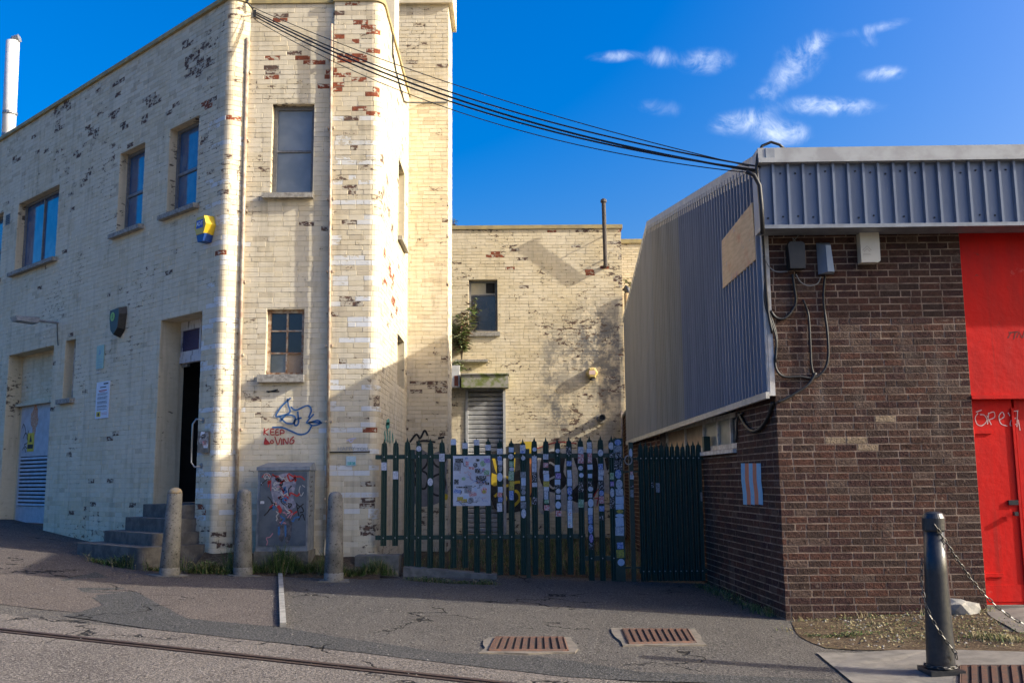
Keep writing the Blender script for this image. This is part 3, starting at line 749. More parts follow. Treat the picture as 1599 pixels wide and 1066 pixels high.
# ================================================================ STAIR TOWER behind the factory corner
tx = unp_y(699, 475, T2_Y)[0]
tower = thing('stair_tower', (tx, T2_Y, .3), 'tall narrow cream painted brick stair tower behind the rounded factory corner', 'tower')
TZ = 12.5
TP = Path(fillet([(kx-2.2, T2_Y), (tx, T2_Y), (tx, T2_Y+1.15)], [0, .0, 0]))
tw = wall_sheet(TP, -.1, TZ, [], .3).build('wall', M_MORTAR, tower)
def pick_tower(s, z, c, px, py, rg):
    r = rg.random()
    if abs(py-600) < 14 and px < 700 and r < .3: return 5
    return 5 if r < .018 else (2 if r < .10 else (1 if r < .36 else 0))
lay_bricks(tower, tw, TP, -.1, TZ, [], PMATS, pick_tower, proud=.004, jt=.0085, seed=21, bond='mixed', singles=220)
mb = MB(); mb.box((kx-2.2, T2_Y+.302, -.1), (tx-.302, T2_Y+1.15, TZ)); mb.build('core', M_PAINT2, tower)
zt2 = unp_y(660, 8, T2_Y)[2]
mb = MB(); mb.box((kx-.3, T2_Y-.09, zt2), (tx+.09, T2_Y-.0075, zt2+.9)); mb.box((tx+.0075, T2_Y-.0075, zt2), (tx+.09, T2_Y+1.15, zt2+.9)); mb.build('parapet_band', M_PAINT2, tower)
FT = Frame((kx, T2_Y), (1, 0))

# ================================================================ REAR BLOCK across the yard
RY = 22.3
rx1 = unp_y(972, 475, RY)[0]; rz1 = np.mean([unp_y(760, 360, RY)[2], unp_y(960, 355, RY)[2]])
rear = thing('rear_block', (1.0, RY, .3), 'two storey cream painted brick block across the yard with a grey mural patch', 'building')
FR = Frame((-3.2, RY), (1, 0))
RW = rect(FR, 732, 437, 777, 517); RD = rect(FR, 727, 605, 791, 860); RD = (RD[0], RD[1], -.1, RD[3])
RP = Path([(-3.2, RY), (rx1, RY), (rx1, RY+6)])
rw = wall_sheet(RP, -.1, rz1, [RW, RD], .3).build('wall', M_MORTAR, rear)
# generic weathered grey mural patch (no figure)
def rmp(px, py): q = unp_y(px, py, RY); return float(q[0]), float(q[2])
MUR = []
for (px, py, rxp, ryp, ang, st) in ((935, 520, 42, 48, .5, 1.15), (872, 640, 30, 62, .1, .95), (950, 610, 26, 55, -.1, .95), (905, 560, 52, 26, -.5, .55), (858, 560, 14, 60, 0, .4)):
    a, b = rmp(px, py); MUR.append((a, b, rxp/66., ryp/66., ang, st))
REARC, REARC2 = (.70, .585, .375), (.75, .65, .46)
M_RP = painted('rear_painted_brick', REARC, REARC2, (.13, .085, .06), .67, .3, MUR)
M_RP2 = painted('rear_painted_brick_grubby', (.64, .53, .33), (.68, .58, .40), (.12, .08, .06), .62, .4, MUR)
M_RM = painted('rear_painted_joint', (.52, .43, .27), (.58, .49, .33), (.10, .075, .06), .62, .4, MUR)
RBARE = [(768,398,9,4,4),(778,400,5,4,4),(800,388,4,4,5),(818,407,5,4,5),(795,420,6,3,4),(860,362,7,3,4),(910,360,8,3,5),(925,425,7,3,4),(940,418,6,3,4),(895,385,6,3,5),(955,380,10,4,5),(965,400,6,4,5),(968,440,4,8,5),(966,470,5,8,5),(930,390,6,3,5),(968,360,5,4,4),(760,590,10,3,4)]
def pick_rear(s, z, c, px, py, rg):
    for (x, y, rx, ry, kd) in RBARE:
        if abs(px-x) < rx and abs(py-y) < ry: return kd
    r = rg.random()
    if px > 952 and px < 975: return 5 if r < .10 else (2 if r < .35 else 1)
    return 5 if r < .008 else (1 if r < .3 else 0)
rw.data.materials.clear(); rw.data.materials.append(M_RM)
lay_bricks(rear, rw, RP, -.1, rz1, [RW, RD], [M_RP, M_RP2, M_RP2, M_WHITE, M_BARE, M_BARE2], pick_rear, proud=.004, jt=.0085, seed=33, bond='mixed', singles=200, want=lambda r: 706 < r[5] < 972 and r[6] < 690)
mb = MB(); mb.box((-3.2, RY-.04, rz1), (rx1+.04, RY+6, rz1+.09)); mb.build('coping', M_COPING, rear)
mb = MB(); mb.box((-3.2, RY+.302, -.1), (rx1-.302, RY+6, rz1-.2)); mb.build('core', M_PAINT2, rear)
M_DARKGLASS2 = glass('grimy_pane', (.02, .018, .016), .12, (.045, .042, .04))
M_BOARDPANE = mat('cream_boarded_pane', (.46, .42, .30), (.40, .36, .26), 4, .6)
wnd = window(rear, FR, *RW, -.12, (), (.72,), t=.05, frame=M_FRAMEGREY, panes_mats=[M_DARKGLASS2, M_BOARDPANE], sill=(.06, .12, .06))
p = MB(); a = RW[1]-.05; FR.box(p, a-.22, a-.012, RW[2]+(RW[3]-RW[2])*.76, RW[3]-.055, -.16, -.145); p.build('open_vent', M_DARK, wnd)
# roller shutter with mossy hood
sh0, sh1, _, sh2 = RD
mb = MB(); n = 34; zz = [.0+i*(sh2)/n for i in range(n+1)]
shut = thing_part = None
M_SHUT = mat('shutter_steel', (.46, .46, .45), (.36, .36, .35), 12, .5)
mb = MB(); FR.box(mb, sh0, sh0+.06, -.05, sh2, -.20, .03); FR.box(mb, sh1-.06, sh1, -.05, sh2, -.20, .03); shut = mb.build('shutter_frame', M_SHUT, rear)
for i in range(n):
    z0, z1 = sh2*i/n, sh2*(i+1)/n
    pr = [(z0+.004, -.12), (z0+.02, -.06), (z1-.02, -.05), (z1-.004, -.085), (z1-.004, -.14), (z0+.004, -.14)]
    s_ = MB(); s_.prism([FR.p(sh0+.06, z, w) for z, w in pr][::-1], FR.u*(sh1-sh0-.12)); s_.build('shutter_slat', M_SHUT, shut)
M_MOSS = mat('mossy_concrete', (.33, .31, .26), (.16, .19, .05), 5, .9, bump=.5, lo=.42, hi=.6)
h0, h1, hz0, hz1 = rect(FR, 722, 588, 794, 607)
mb = MB(); FR.box(mb, h0, h1, hz0, hz1, .03, .42); FR.box(mb, h0-.02, h1+.02, hz1-.0, hz1+.03, .01, .45); mb.build('shutter_hood', M_MOSS, rear)
q0, q1, q2, q3 = rect(FR, 712, 562, 762, 566); mb = MB(); FR.box(mb, q0, q1, q2, q2+.05, .0, .22); mb.build('drip_ledge', M_SILL, rear)
mb = MB(); q0, q1, q2, q3 = rect(FR, 707, 573, 719, 606); FR.box(mb, q0, q1, q2, q3, .02, .35); wb = mb.build('junction_box', mat('white_box_paint', (.62, .62, .60), (.5, .5, .48), 9, .5), rear)
p = MB(); FR.box(p, q0+.06, q1-.03, q2+.02, q2+(q3-q2)*.52, .35, .356); p.build('box_panel', mat('rust_brown_panel', (.20, .055, .025), None, rough=.6), wb)
# flue and stub pipes
flue = thing('flue_pipe', FR.p(FR.uz(945, 415)[0], FR.uz(945, 415)[1]), 'thin dark flue pipe rising above the rear block roof', 'pipe')
fb = FR.uz(945.5, 416, .15); ft = FR.uz(942.5, 316, .40)
mb = MB(); mb.tube([FR.p(fb[0], fb[1], .15), FR.p(ft[0], ft[1], .40)], .05, 10); mb.tube([FR.p(fb[0], fb[1]+.03, .0), FR.p(fb[0], fb[1]+.03, .16)], .05, 10); mb.lathe([(.045, 0), (.075, .02), (.075, .07), (.03, .11)], FR.p(ft[0], ft[1]-.02, .40), 10); mb.build('flue', mat('dark_brown_iron', (.045, .036, .032), (.07, .055, .045), 20, .6), flue)
for yy_, ww_ in ((402, .24), (365, .32)):
    a, b = FR.uz(945, yy_, .2); mb = MB(); FR.box(mb, a-.012, a+.012, b-.012, b+.012, .006, ww_); mb.build('bracket', M_BLACKIRON, flue)
st0 = FR.uz(940, 652, .3)
stub = thing('stub_pipe', FR.p(st0[0], st0[1], 0), 'short black pipe stub sticking out of the rear wall', 'pipe')
mb = MB(); c0 = FR.p(st0[0], st0[1], .0); mb.lathe([(.075, 0), (.075, .42), (.06, .42), (.06, .36)], c0, 14, ax=FR.n); mb.build('pipe_body', M_BLACKIRON, stub)
mb = MB(); mb.lathe([(.11, .008), (.11, .05)], c0, 14, ax=FR.n); mb.build('pipe_collar', M_SILL, stub)
# drain pipes down the right corner of the rear block
def pipe(name, pts, r, mt, label, loc, cat='pipe', clips=(), group=None):
    o = thing(name, loc, label, cat, group); mb = MB(); mb.tube(pts, r, 8); mb.build('pipe_run', mt, o, smooth=True)
    for c_ in clips:
        mb = MB(); mb.lathe([(r*1.7, -.025), (r*1.7, .025)], c_, 10); mb.build('pipe_clip', mt, o)
    return o
M_TANPIPE = mat('tan_painted_pipe', (.44, .30, .13), (.34, .22, .10), 6, .6)
def col_pts(px0, py0, py1, Y, px1=None): return [unp_y(px0, py0, Y), unp_y(px1 or px0, py1, Y)]
a, b = col_pts(978, 458, 645, RY-.10, 984); pipe('drain_pipe', [a, b], .055, M_TANPIPE, 'tan painted drain pipe running down beside the grey cladding', b, clips=[a+(b-a)*.45, b])
a, b = col_pts(982, 470, 500, RY+.5, 980); c_ = unp_y(974, 449, RY+.5)
pipe('waste_pipe', [c_, unp_y(979, 452, RY+.5), unp_y(982, 462, RY+.5), a, b, unp_y(981, 560, RY+.5)], .08, M_BLACKIRON, 'dark soil pipe bending down behind the rear block corner', b)
for i, (px_, y0) in enumerate(((971, 642), (976, 645), (984, 648))):
    a, b = col_pts(px_, y0, 800, RY-.07); b[2] = .1; pipe('thin_conduit', [a, b], .03, M_PIPECREAM, ['leftmost of three thin cream conduits low at the yard corner', 'middle of three thin cream conduits low at the yard corner', 'rightmost of three thin cream conduits low at the yard corner'][i], b, group='conduits at the yard corner')
# yellow alarm box
def hexbox(name, fr, px, py, rpx, depth, mt, label, w=0.01, squash=1.0):
    u, z = fr.uz(px, py); r = abs(fr.uz(px+rpx, py)[0]-u) if squash == 1 else rpx
    o = thing(name, fr.p(u, z), label, 'alarm box'); mb = MB()
    ring = lambda k, ww: [fr.p(u+r*k*math.cos(i*math.pi/3), z+r*k*math.sin(i*math.pi/3), ww) for i in range(6)]
    A, B, C_ = ring(1, w), ring(1, w+depth*.7), ring(.72, w+depth)
    mb.add(A+B+C_, [(i, (i+1) % 6, 6+(i+1) % 6, 6+i) for i in range(6)]+[(6+i, 6+(i+1) % 6, 12+(i+1) % 6, 12+i) for i in range(6)]+[tuple(range(12, 18)), (5,4,3,2,1,0)])
    mb.build('cover', mt, o); return o, u, z, r
M_AYEL = mat('alarm_yellow', (.56, .40, .10), (.50, .38, .16), 9, .5)
ab, u, z, r = hexbox('alarm_box', FR, 924, 583, 9.5, .16, M_AYEL, 'faded yellow hexagonal alarm box on the rear block wall')
mb = MB(); FR.box(mb, u-.07, u+.07, z-.04, z+.05, .171, .176); mb.build('badge', mat('pale_badge', (.62, .45, .40), None, rough=.6), ab)
mb = MB(); mb.lathe([(.06, -.17), (.06, -.09)], FR.p(u, z, .08), 10); mb.build('strobe', M_BLACKPL, ab)
# far wall behind the warehouse
FY = 27.0
fx0, fz = unp_y(960, 382, FY)[0], unp_y(990, 380, FY)[2]
far = thing('far_building', (fx0, FY, .3), 'pale far brick building glimpsed between rear block and grey warehouse', 'building')
FPp = Path([(fx0-1.0, FY), (fx0+3.5, FY)])
fwl = wall_sheet(FPp, 0, fz, [], .3).build('wall', M_RM, far)
lay_bricks(far, fwl, FPp, 0, fz, [], [M_RP, M_RP2, M_RP2, M_WHITE, M_BARE, M_BARE2], lambda s, z, c, px, py, rg: 0 if rg.random() < .7 else 1, singles=0, seed=4, jt=.012)
mb = MB(); mb.box((fx0-1.0, FY-.05, fz), (fx0+3.5, FY+3, fz+.12)); mb.build('coping', M_COPING, far)

# ================================================================ WAREHOUSE on the right
wc = unp_g(1228, 968); WCX, WCY = float(wc[0]), float(wc[1])
wf = unp_y(984, 690, 19.2)
ware = thing('warehouse', (WCX, WCY, 0), 'dark brown brick warehouse with blue grey corrugated cladding and red door', 'building')
SD = np.array([WCX-wf[0], WCY-wf[1]]); SDL = np.linalg.norm(SD); SD /= SDL
WSID = Frame(wf[:2], SD)                       # side face, u towards the street corner
FDIR = np.array([1.0, -.018]); WFR = Frame((WCX, WCY), FDIR)
door_u = WFR.uz(1519, 653)[0]
zf0 = WFR.uz(1300, 354)[1]
zc0 = WSID.uz(1209, 613, .06)[1]
WP = Path([wf[:2], (WCX, WCY), (WCX+FDIR[0]*6.5, WCY+FDIR[1]*6.5)])
sw0, sw1 = WSID.uz(1030, 680)[0], WSID.uz(1150, 680)[0]; swz = WSID.uz(1130, 701)[1]
W_ZT = 4.85
DOOR = (SDL+door_u, SDL+5.2, -.3, zf0+.06)
o_w = [(sw0, sw1, swz, zc0+.02), DOOR]
def wbrick(name, c1, c2):
    t = NT(name); f = t.noise(30, 4, .75); c = t.mix(t.ramp(f, .35, .65), c1, c2); c = t.mix(t.ramp(t.noise(7, 4, .7), .55, .7, 0, .75), c, tuple(v*.45 for v in c2))
    c = t.mix(t.ramp(t.noise(17, 4, .7), .60, .72, 0, .7), c, (.20, .155, .125)); c = t.mix(t.ramp(t.noise(1.5, 3, .6, stretch=(1.5, 1.5, .4)), .55, .75, 0, .4), c, (.16, .13, .11))
    t.bump(f, 1.0, .02); return t.done(c, .95, 0, .06)
WM = [wbrick('brick_brown', (.088, .049, .038), (.056, .034, .028)), wbrick('brick_purple', (.070, .038, .033), (.044, .027, .026)), wbrick('brick_dark', (.045, .030, .026), (.062, .042, .035)),
      wbrick('brick_red_brown', (.100, .048, .036), (.068, .037, .030)), wbrick('brick_dusty', (.115, .08, .064), (.075, .05, .041)), wbrick('brick_buff', (.28, .215, .15), (.19, .145, .10))]
t = NT('warehouse_mortar'); c = t.mix(t.ramp(t.noise(6, 4, .65), .35, .65), (.29, .22, .17), (.15, .112, .088)); t.bump(t.noise(60, 3, .6), .6, .008); M_WMORT = t.done(c, .95, 0, .1)
ww = wall_sheet(WP, -.25, W_ZT, o_w, .3).build('wall', M_WMORT, ware)
def pick_ware(s, z, c, px, py, rg):
    if any(abs(px-x) < 14 and abs(py-y) < 5 for x, y in ((1305, 691), (1363, 700), (1395, 650), (1346, 690))): return 5
    r = rg.random()
    return 0 if r < .34 else (1 if r < .60 else (2 if r < .78 else (3 if r < .92 else 4)))
lay_bricks(ware, ww, WP, -.25, W_ZT, o_w, WM, pick_ware, proud=.0028, jt=.012, seed=44, bond='mixed', singles=300, want=lambda r: r[0] > SDL-.6 and r[2] < zf0)
mb = MB()
for q in ([wf[:2]+np.array([.31, -.01]), (WCX+.33, WCY+.31), (WCX+6.5, WCY+.25), (WCX+6.5, 19.2)],):
    mb.prism([(a[0], a[1], W_ZT-.6) for a in q], (0, 0, .1))
mb.build('loft_floor', M_DARK, ware)
mb = MB(); mb.box((WCX+6.2, WCY+.2, -.2), (WCX+6.5, 19.2, 4.8)); mb.box((wf[0]+.0, 18.9, -.2), (WCX+6.5, 19.2, 4.4)); mb.build('back_walls', WM[1], ware)
# side cladding in corrugated sheets
CW = .07; FO = .30
ftop = WFR.uz(1300, 233, FO)[1]
u_f, z_f = WSID.uz(1181, 262, CW)
ur, zr_ = WSID.uz(1013, 354, CW); ub, zb_ = WSID.uz(984, 492, CW); u_f = SDL+.02
z_front = (ftop-.10)+(zr_-(ftop-.10))*(FO+.08)/(SDL+FO+.06-ur)
zbf = WSID.uz(990, 688, CW)[1]; ub = min(ub, .15)
top = lambda u: (zr_+(z_front-zr_)*(u-ur)/(u_f-ur)) if u > ur else (zb_+(zr_-zb_)*(u-ub)/(ur-ub))
bot = lambda u: zbf+(zc0-zbf)*(u-ub)/(u_f-ub)
def sheetmat(name, c1, c2, c3, rough=.5, metal=.0):
    t = NT(name); c = t.mix(t.ramp(t.noise(1.4, 5, .6, stretch=(3, 3, .35)), .35, .68), c1, c2); c = t.mix(t.ramp(t.noise(6, 6, .7, stretch=(2, 2, .5)), .55, .75, 0, .7), c, c3)
    t.bump(t.noise(30, 4, .6), .12, .004); return t.done(c, rough, metal, .4)
M_CLAD = sheetmat('blue_grey_cladding', (.20, .215, .26), (.155, .17, .21), (.26, .265, .28))
M_CLADB = sheetmat('brown_stained_cladding', (.28, .272, .235), (.22, .212, .18), (.29, .25, .17))
M_CLADG = sheetmat('grey_stained_cladding', (.29, .29, .275), (.24, .242, .23), (.28, .265, .22))
PIT = .125; ns = int((u_f-ub)/PIT); u_blue = WSID.uz(1085, 500)[0]; u_brn = WSID.uz(1030, 500)[0]
prof = [(0, 0), (.55, 0), (.66, .045), (.84, .045), (.95, 0)]
i = 0
while i < ns:
    j = min(i+8, ns); us = []
    for k in range(i, j):
        us += [(ub+(k+f)*PIT, d) for f, d in prof]
    us.append((ub+j*PIT+(.02 if j < ns else u_f-ub-j*PIT), 0))
    mb = MB(); vs = []
    for u, d in us:
        vs += [WSID.p(u, bot(u), CW+d), WSID.p(u, top(u), CW+d), WSID.p(u, bot(u), CW+d-.004), WSID.p(u, top(u), CW+d-.004)]
    fs = []
    for k in range(len(us)-1): fs += [(4*k, 4*k+4, 4*k+5, 4*k+1), (4*k+2, 4*k+3, 4*k+7, 4*k+6), (4*k+1, 4*k+5, 4*k+7, 4*k+3), (4*k, 4*k+2, 4*k+6, 4*k+4)]
    mb.add(vs, fs); um_ = ub+(i+j)/2*PIT
    mb.build('cladding_sheet', M_CLAD if um_ > u_blue else (M_CLADB if um_ > u_brn else M_CLADG), ware); i = j
M_FLASH = mat('grey_metal_flashing', (.23, .25, .28), (.17, .185, .21), 7, .45, .2)
M_FLASHP = mat('pale_metal_flashing', (.44, .43, .40), (.34, .33, .30), 9, .5, .1)
# verge flashing along the roof edge, back slope verge, bottom drip
mb = MB()
for (ua, za, ub2, zb2) in ((SDL+FO+.07, ftop-.095, ur, zr_), ):
    mb.prism([WSID.p(ua, za-.06, CW+.04), WSID.p(ua, za+.09, CW+.04), WSID.p(ub2, zb2+.09, CW+.04), WSID.p(ub2, zb2-.06, CW+.04)], -WSID.n*.22)
mb.build('verge_flashing', M_FLASH, ware)
mb = MB(); mb.prism([WSID.p(SDL+.02, top(u_f)-.14, CW+.03), WSID.p(SDL+.02, top(u_f)-.062, CW+.03), WSID.p(ur, zr_-.062, CW+.03), WSID.p(ur, zr_-.13, CW+.03)], -WSID.n*.02); mb.build('verge_trim', M_FLASHP, ware)
mb = MB(); mb.prism([WSID.p(ur, zr_+.09, CW+.035), WSID.p(ub-.08, zb_+.06, CW+.035), WSID.p(ub-.08, zb_-.04, CW+.035), WSID.p(ur, zr_-.06, CW+.035)], -WSID.n*.2); mb.build('rear_verge', M_FLASHP, ware)
mb = MB(); mb.prism([WSID.p(ub, bot(ub)-.05, CW+.045), WSID.p(u_f, bot(u_f)-.05, CW+.045), WSID.p(u_f, bot(u_f)+.02, CW+.045), WSID.p(ub, bot(ub)+.02, CW+.045)], -WSID.n*.04); mb.build('drip_flashing', M_FLASHP, ware)
# roof planes
mb = MB(); A = WSID.p(SDL+.25, ftop-.06, 0); B = WSID.p(ur, zr_+.02, 0); C_ = WSID.p(ub, zb_, 0); ex = np.array([6.5, 0, 0])
mb.add([A, B, C_, A+ex, B+ex, C_+ex], [(0, 3, 4, 1), (1, 4, 5, 2)]); mb.build('roof_sheeting', M_CLADG, ware)
# front corner trim
zt0 = WFR.uz(1196, 360)[1]
mb = MB(); WFR.box(mb, -.08, -.008, zc0-.02, W_ZT, -.06, .022); mb.build('corner_trim', mat('white_corner_trim', (.58, .57, .54), (.42, .40, .37), 9, .6), ware)
# front fascia: ribbed metal sheets
fz0, fz1 = WFR.uz(1300, 352, FO)[1], WFR.uz(1300, 256, FO)[1]; ftop = WFR.uz(1300, 233, FO)[1]
fu0 = WFR.uz(1187, 300, FO)[0]; fu1 = 6.4; RP_ = WFR.uz(1330, 300, FO)[0]-WFR.uz(1306.5, 300, FO)[0]
M_FASC = sheetmat('fascia_sheet', (.17, .20, .26), (.13, .155, .21), (.20, .22, .26), .42, .15)
k = 0; u = fu0
while u < fu1:
    pts = [(u, 0)]
    for q in range(6):
        b = u+q*RP_; pts += [(b+RP_*.74, 0), (b+RP_*.79, .042), (b+RP_*.95, .042), (b+RP_, 0)]
    vs = []; fs = []
    for a, d in pts: vs += [WFR.p(a, fz0, FO+d), WFR.p(a, fz1+.03, FO+d)]
    for q in range(len(pts)-1): fs.append((2*q, 2*q+2, 2*q+3, 2*q+1))
    mb = MB(); mb.add(vs, fs)
    sh = mb.build('fascia_sheet', M_FASC, ware)
    p = MB(); rg = random.Random(k)
    for q in range(6):
        for zz_, du in ((fz1-.10, .40), (fz0+.09, .45)):
            if rg.random() < .8: p.lathe([(.011, -.002), (.011, .008), (.005, .012)], WFR.p(u+(q+du)*RP_, zz_+rg.uniform(-.02, .02), FO), 6, ax=WFR.n)
    p.build('screw_heads', M_BLACKIRON, sh)['kind'] = 'stuff'
    u += 6*RP_; k += 1
mb = MB(); WFR.box(mb, fu0-.02, fu1, fz1, ftop, -.05, FO+.07); WFR.box(mb, fu0-.02, fu1, fz1-.0, fz1+.05, FO+.07, FO+.085); mb.build('roof_edge_trim', mat('pale_grey_trim', (.36, .37, .37), (.28, .28, .28), 5, .5), ware)
mb = MB(); WFR.box(mb, fu0-.01, fu1, fz0-.04, fz0-.001, .05, FO+.06); mb.build('fascia_soffit', M_FLASH, ware)
mb = MB(); WFR.prism = None
vs = [WFR.p(fu0, fz0, .0), WFR.p(fu0, fz0, FO+.0), WFR.p(fu0, ftop-.01, FO), WFR.p(fu0, ftop-.01, .0)]
mb.prism(vs[::-1], WFR.u*.012); mb.build('fascia_end', M_FASC, ware)

# red door
t = NT('red_door_paint'); c = t.mix(t.ramp(t.noise(1.8, 5, .65, stretch=(2, 2, .6)), .35, .7), (.56, .008, .005), (.42, .012, .010))
c = t.mix(t.ramp(t.noise(2.6, 5, .65, stretch=(4, 4, .25)), .54, .75, 0, .55), c, (.26, .018, .014)); c = t.mix(t.ramp(t.noise(14, 6, .75), .63, .70, 0, .8), c, (.16, .03, .022)); c = t.mix(t.ramp(t.noise(5, 6, .7), .66, .74, 0, .5), c, (.55, .10, .08))
t.bump(t.noise(9, 4, .6), .25, .02); M_RED = t.done(c, .6, 0, .15)
du0, du1 = door_u, 5.2; zs_ = WFR.uz(1540, 622)[1]; zd0 = WFR.uz(1541, 945)[1]; zdt = zf0+.05
mb = MB(); WFR.box(mb, du0, du1, zs_+.035, zdt, -.10, -.03); rd = mb.build('red_upper_panel', M_RED, ware)
p = MB(); WFR.box(p, du0, du1, zs_-.005, zs_+.035, -.10, .015); p.build('panel_lip', M_RED, rd)
us_ = WFR.uz(1597, 780)[0]
mb = MB(); WFR.box(mb, du0, us_, zd0, zs_-.006, -.14, -.07); ld = mb.build('red_door_leaf', M_RED, ware)
mb = MB(); WFR.box(mb, us_+.025, du1, zd0, zs_-.006, -.14, -.07); ld2 = mb.build('red_door_leaf', M_RED, ware)
p = MB(); WFR.box(p, us_-.015, us_+.012, zd0, zs_-.10, -.07, -.055); p.build('meeting_strip', M_RED, ld)
mb = MB(); WFR.box(mb, du0, du1, zd0-.5, zd0-.002, -.3, -.02); mb.build('threshold', M_PAVE, ware)
mb = MB(); WFR.box(mb, du0, du1, zd0, zdt, -.28, -.2); mb.build('door_backing', M_DARK, ware)
for zz_ in (zd0+.30, zs_-.35):
    p = MB(); WFR.box(p, du0+.0, du0+.22, zz_-.02, zz_+.02, -.07, -.055); p.lathe([(.016, -.05), (.016, .05)], WFR.p(du0+.012, zz_, -.05), 8); p.build('strap_hinge', M_RED, ld)
p = MB(); WFR.box(p, us_-.12, us_-.02, zd0+1.02, zd0+1.07, -.07, -.05); p.box(WFR.p(us_-.07, zd0+.93, -.03)-.02, WFR.p(us_-.07, zd0+.93, -.03)+.02); p.build('hasp', M_BLACKIRON, ld)
p = MB(); WFR.box(p, du0+.02, us_-.03, zd0+.03, zd0+.20, -.07, -.064); p.build('kick_plate', M_RED, ld)
for f_ in (.34, .68):
    p = MB(); uu_ = du0+(du1-du0)*f_; WFR.box(p, uu_-.006, uu_+.006, zs_+.05, zdt-.02, -.03, -.026); p.build('panel_seam', M_RED, rd)
M_CHALK = mat('white_chalk', (.62, .50, .48), (.50, .30, .28), 30, .9)
p = MB()
for ln in ([(1527,645),(1523,652),(1526,662),(1534,664),(1541,656),(1537,648),(1530,647)],[(1524,643),(1533,640)],[(1542,662),(1544,644)],[(1544,645),(1552,643),(1553,651),(1545,655)],[(1548,663),(1541,648)],[(1561,655),(1568,650),(1565,643),(1560,650),(1563,661),(1573,665)],[(1574,644),(1577,649)],[(1589,641),(1588,666)],[(1587,652),(1579,656),(1578,664),(1587,662)],[(1582,642),(1590,641)],[(1590,655),(1593,672)]):
    WFR.ribbon(p, smooth_line([WFR.uz(x, y, -.068) for x, y in ln], 5), .009, -.068)
p.build('chalk_lettering', M_CHALK, ld)
p = MB()
for ln in ([(1574,528),(1578,520),(1584,518)],[(1583,530),(1586,517)],[(1588,527),(1592,518),(1596,527)],[(1575,519),(1590,518)],[(1597,528),(1600,516)]):
    WFR.ribbon(p, [WFR.uz(x, y, -.028) for x, y in ln], .012, -.0285)
p.build('scratched_lettering', mat('dark_red_scratch', (.12, .012, .01), None, rough=.8), rd)
# strip window under the side cladding
sz0, sz1 = swz, zc0
window(ware, WSID, sw0+.01, sw1-.01, sz0+.01, sz1-.06, -.10, (.30, .55, .72, .86), (), t=.06, bt=.05, frame=M_FRAMEWHITE, panes_mats=[M_PLYPANE, M_PLYPANE, M_BAGPANE, M_BAGPANE, M_GLASSDARK], sill=(.0, .07, .05), sill_mat=M_FRAMEWHITE)

# mostly hidden brick yard wall, added to shade the foot of the rear wall
ywall = thing('added_shade_wall', (wf[0], 19.2, 0), 'added brown brick yard wall behind the warehouse, shading the rear wall foot', 'wall')
YP = Path([(rx1-.05, RY-.03), (wf[0]+.02, 19.25)])
yw = wall_sheet(YP, -.1, 2.9, [], .22).build('wall', M_WMORT, ywall)
lay_bricks(ywall, yw, YP, -.1, 2.9, [], WM, pick_ware, proud=.004, jt=.012, seed=71, singles=0)
mb = MB(); coping(YP, 0, YP.L, 2.9, .03, .25, .06, M_CONC, ywall)

# ================================================================ PALISADE FENCE AND GATE
FEY = 13.44
FF = Frame((0, FEY), (1, 0))
t = NT('green_black_paint'); c = t.mix(t.ramp(t.noise(14, 5, .6), .35, .7), (.012, .040, .031), (.020, .052, .041)); t.bump(t.noise(60, 3, .5), .1, .002); M_GREEN = t.done(c, .42, 0, .45)
M_BOLT = mat('bright_bolt', (.50, .50, .50), None, rough=.35, metal=.8)
def pale_mesh(h, wd=.082):
    cols = [(-.5, 0, .135), (-.40, .016, .070), (-.20, .004, .062), (0, .016, 0), (.20, .004, .062), (.40, .016, .070), (.5, 0, .135)]
    mb = MB(); vs = []
    for x, y, d in cols: vs += [(x*wd, -y, 0), (x*wd, -y, h-d), (x*wd, -y+.004, 0), (x*wd, -y+.004, h-d)]
    fs = []
    for k in range(len(cols)-1): fs += [(4*k, 4*k+4, 4*k+5, 4*k+1), (4*k+2, 4*k+3, 4*k+7, 4*k+6), (4*k+1, 4*k+5, 4*k+7, 4*k+3)]
    e = 4*(len(cols)-1); fs += [(0, 1, 3, 2), (e, e+2, e+3, e+1)]
    mb.add(vs, fs); me = bpy.data.meshes.new('pale'); me.from_pydata(mb.v, [], mb.f); me.materials.append(M_GREEN); me.update(); return me
def bolt_mesh():
    mb = MB(); mb.lathe([(.010, 0), (.010, .006), (.005, .010)], (0, 0, 0), 6, ax=(0, -1, 0)); me = bpy.data.meshes.new('bolt'); me.from_pydata(mb.v, [], mb.f); me.materials.append(M_BOLT); me.update(); return me
ME_BOLT = bolt_mesh()
def put(name, me, loc, parent, rz=0.0):
    o = bpy.data.objects.new(name, me); col.objects.link(o); o.parent = parent; off = np.zeros(3); q = parent
    while q is not None: off += np.array(q.location); q = q.parent
    o.location = tuple(float(a-b) for a, b in zip(loc, off)); o.rotation_euler.z = rz; return o
STK = [mat('sticker_white', (.62, .63, .66), (.30, .33, .42), 60, .5), mat('sticker_pale_blue', (.36, .48, .66), (.55, .60, .68), 70, .5), mat('sticker_blue', (.05, .12, .42), (.40, .48, .62), 60, .5), mat('sticker_red', (.48, .05, .05), (.62, .55, .55), 60, .5),
       mat('sticker_black', (.015, .015, .018), (.45, .45, .47), 60, .5, lo=.5, hi=.62), mat('sticker_green', (.08, .26, .10), (.45, .52, .42), 60, .5), mat('sticker_purple', (.16, .07, .34), (.45, .38, .58), 60, .5), mat('sticker_yellow', (.55, .45, .06), (.25, .2, .05), 60, .5), mat('sticker_grey', (.33, .35, .38), (.12, .13, .15), 70, .5)]
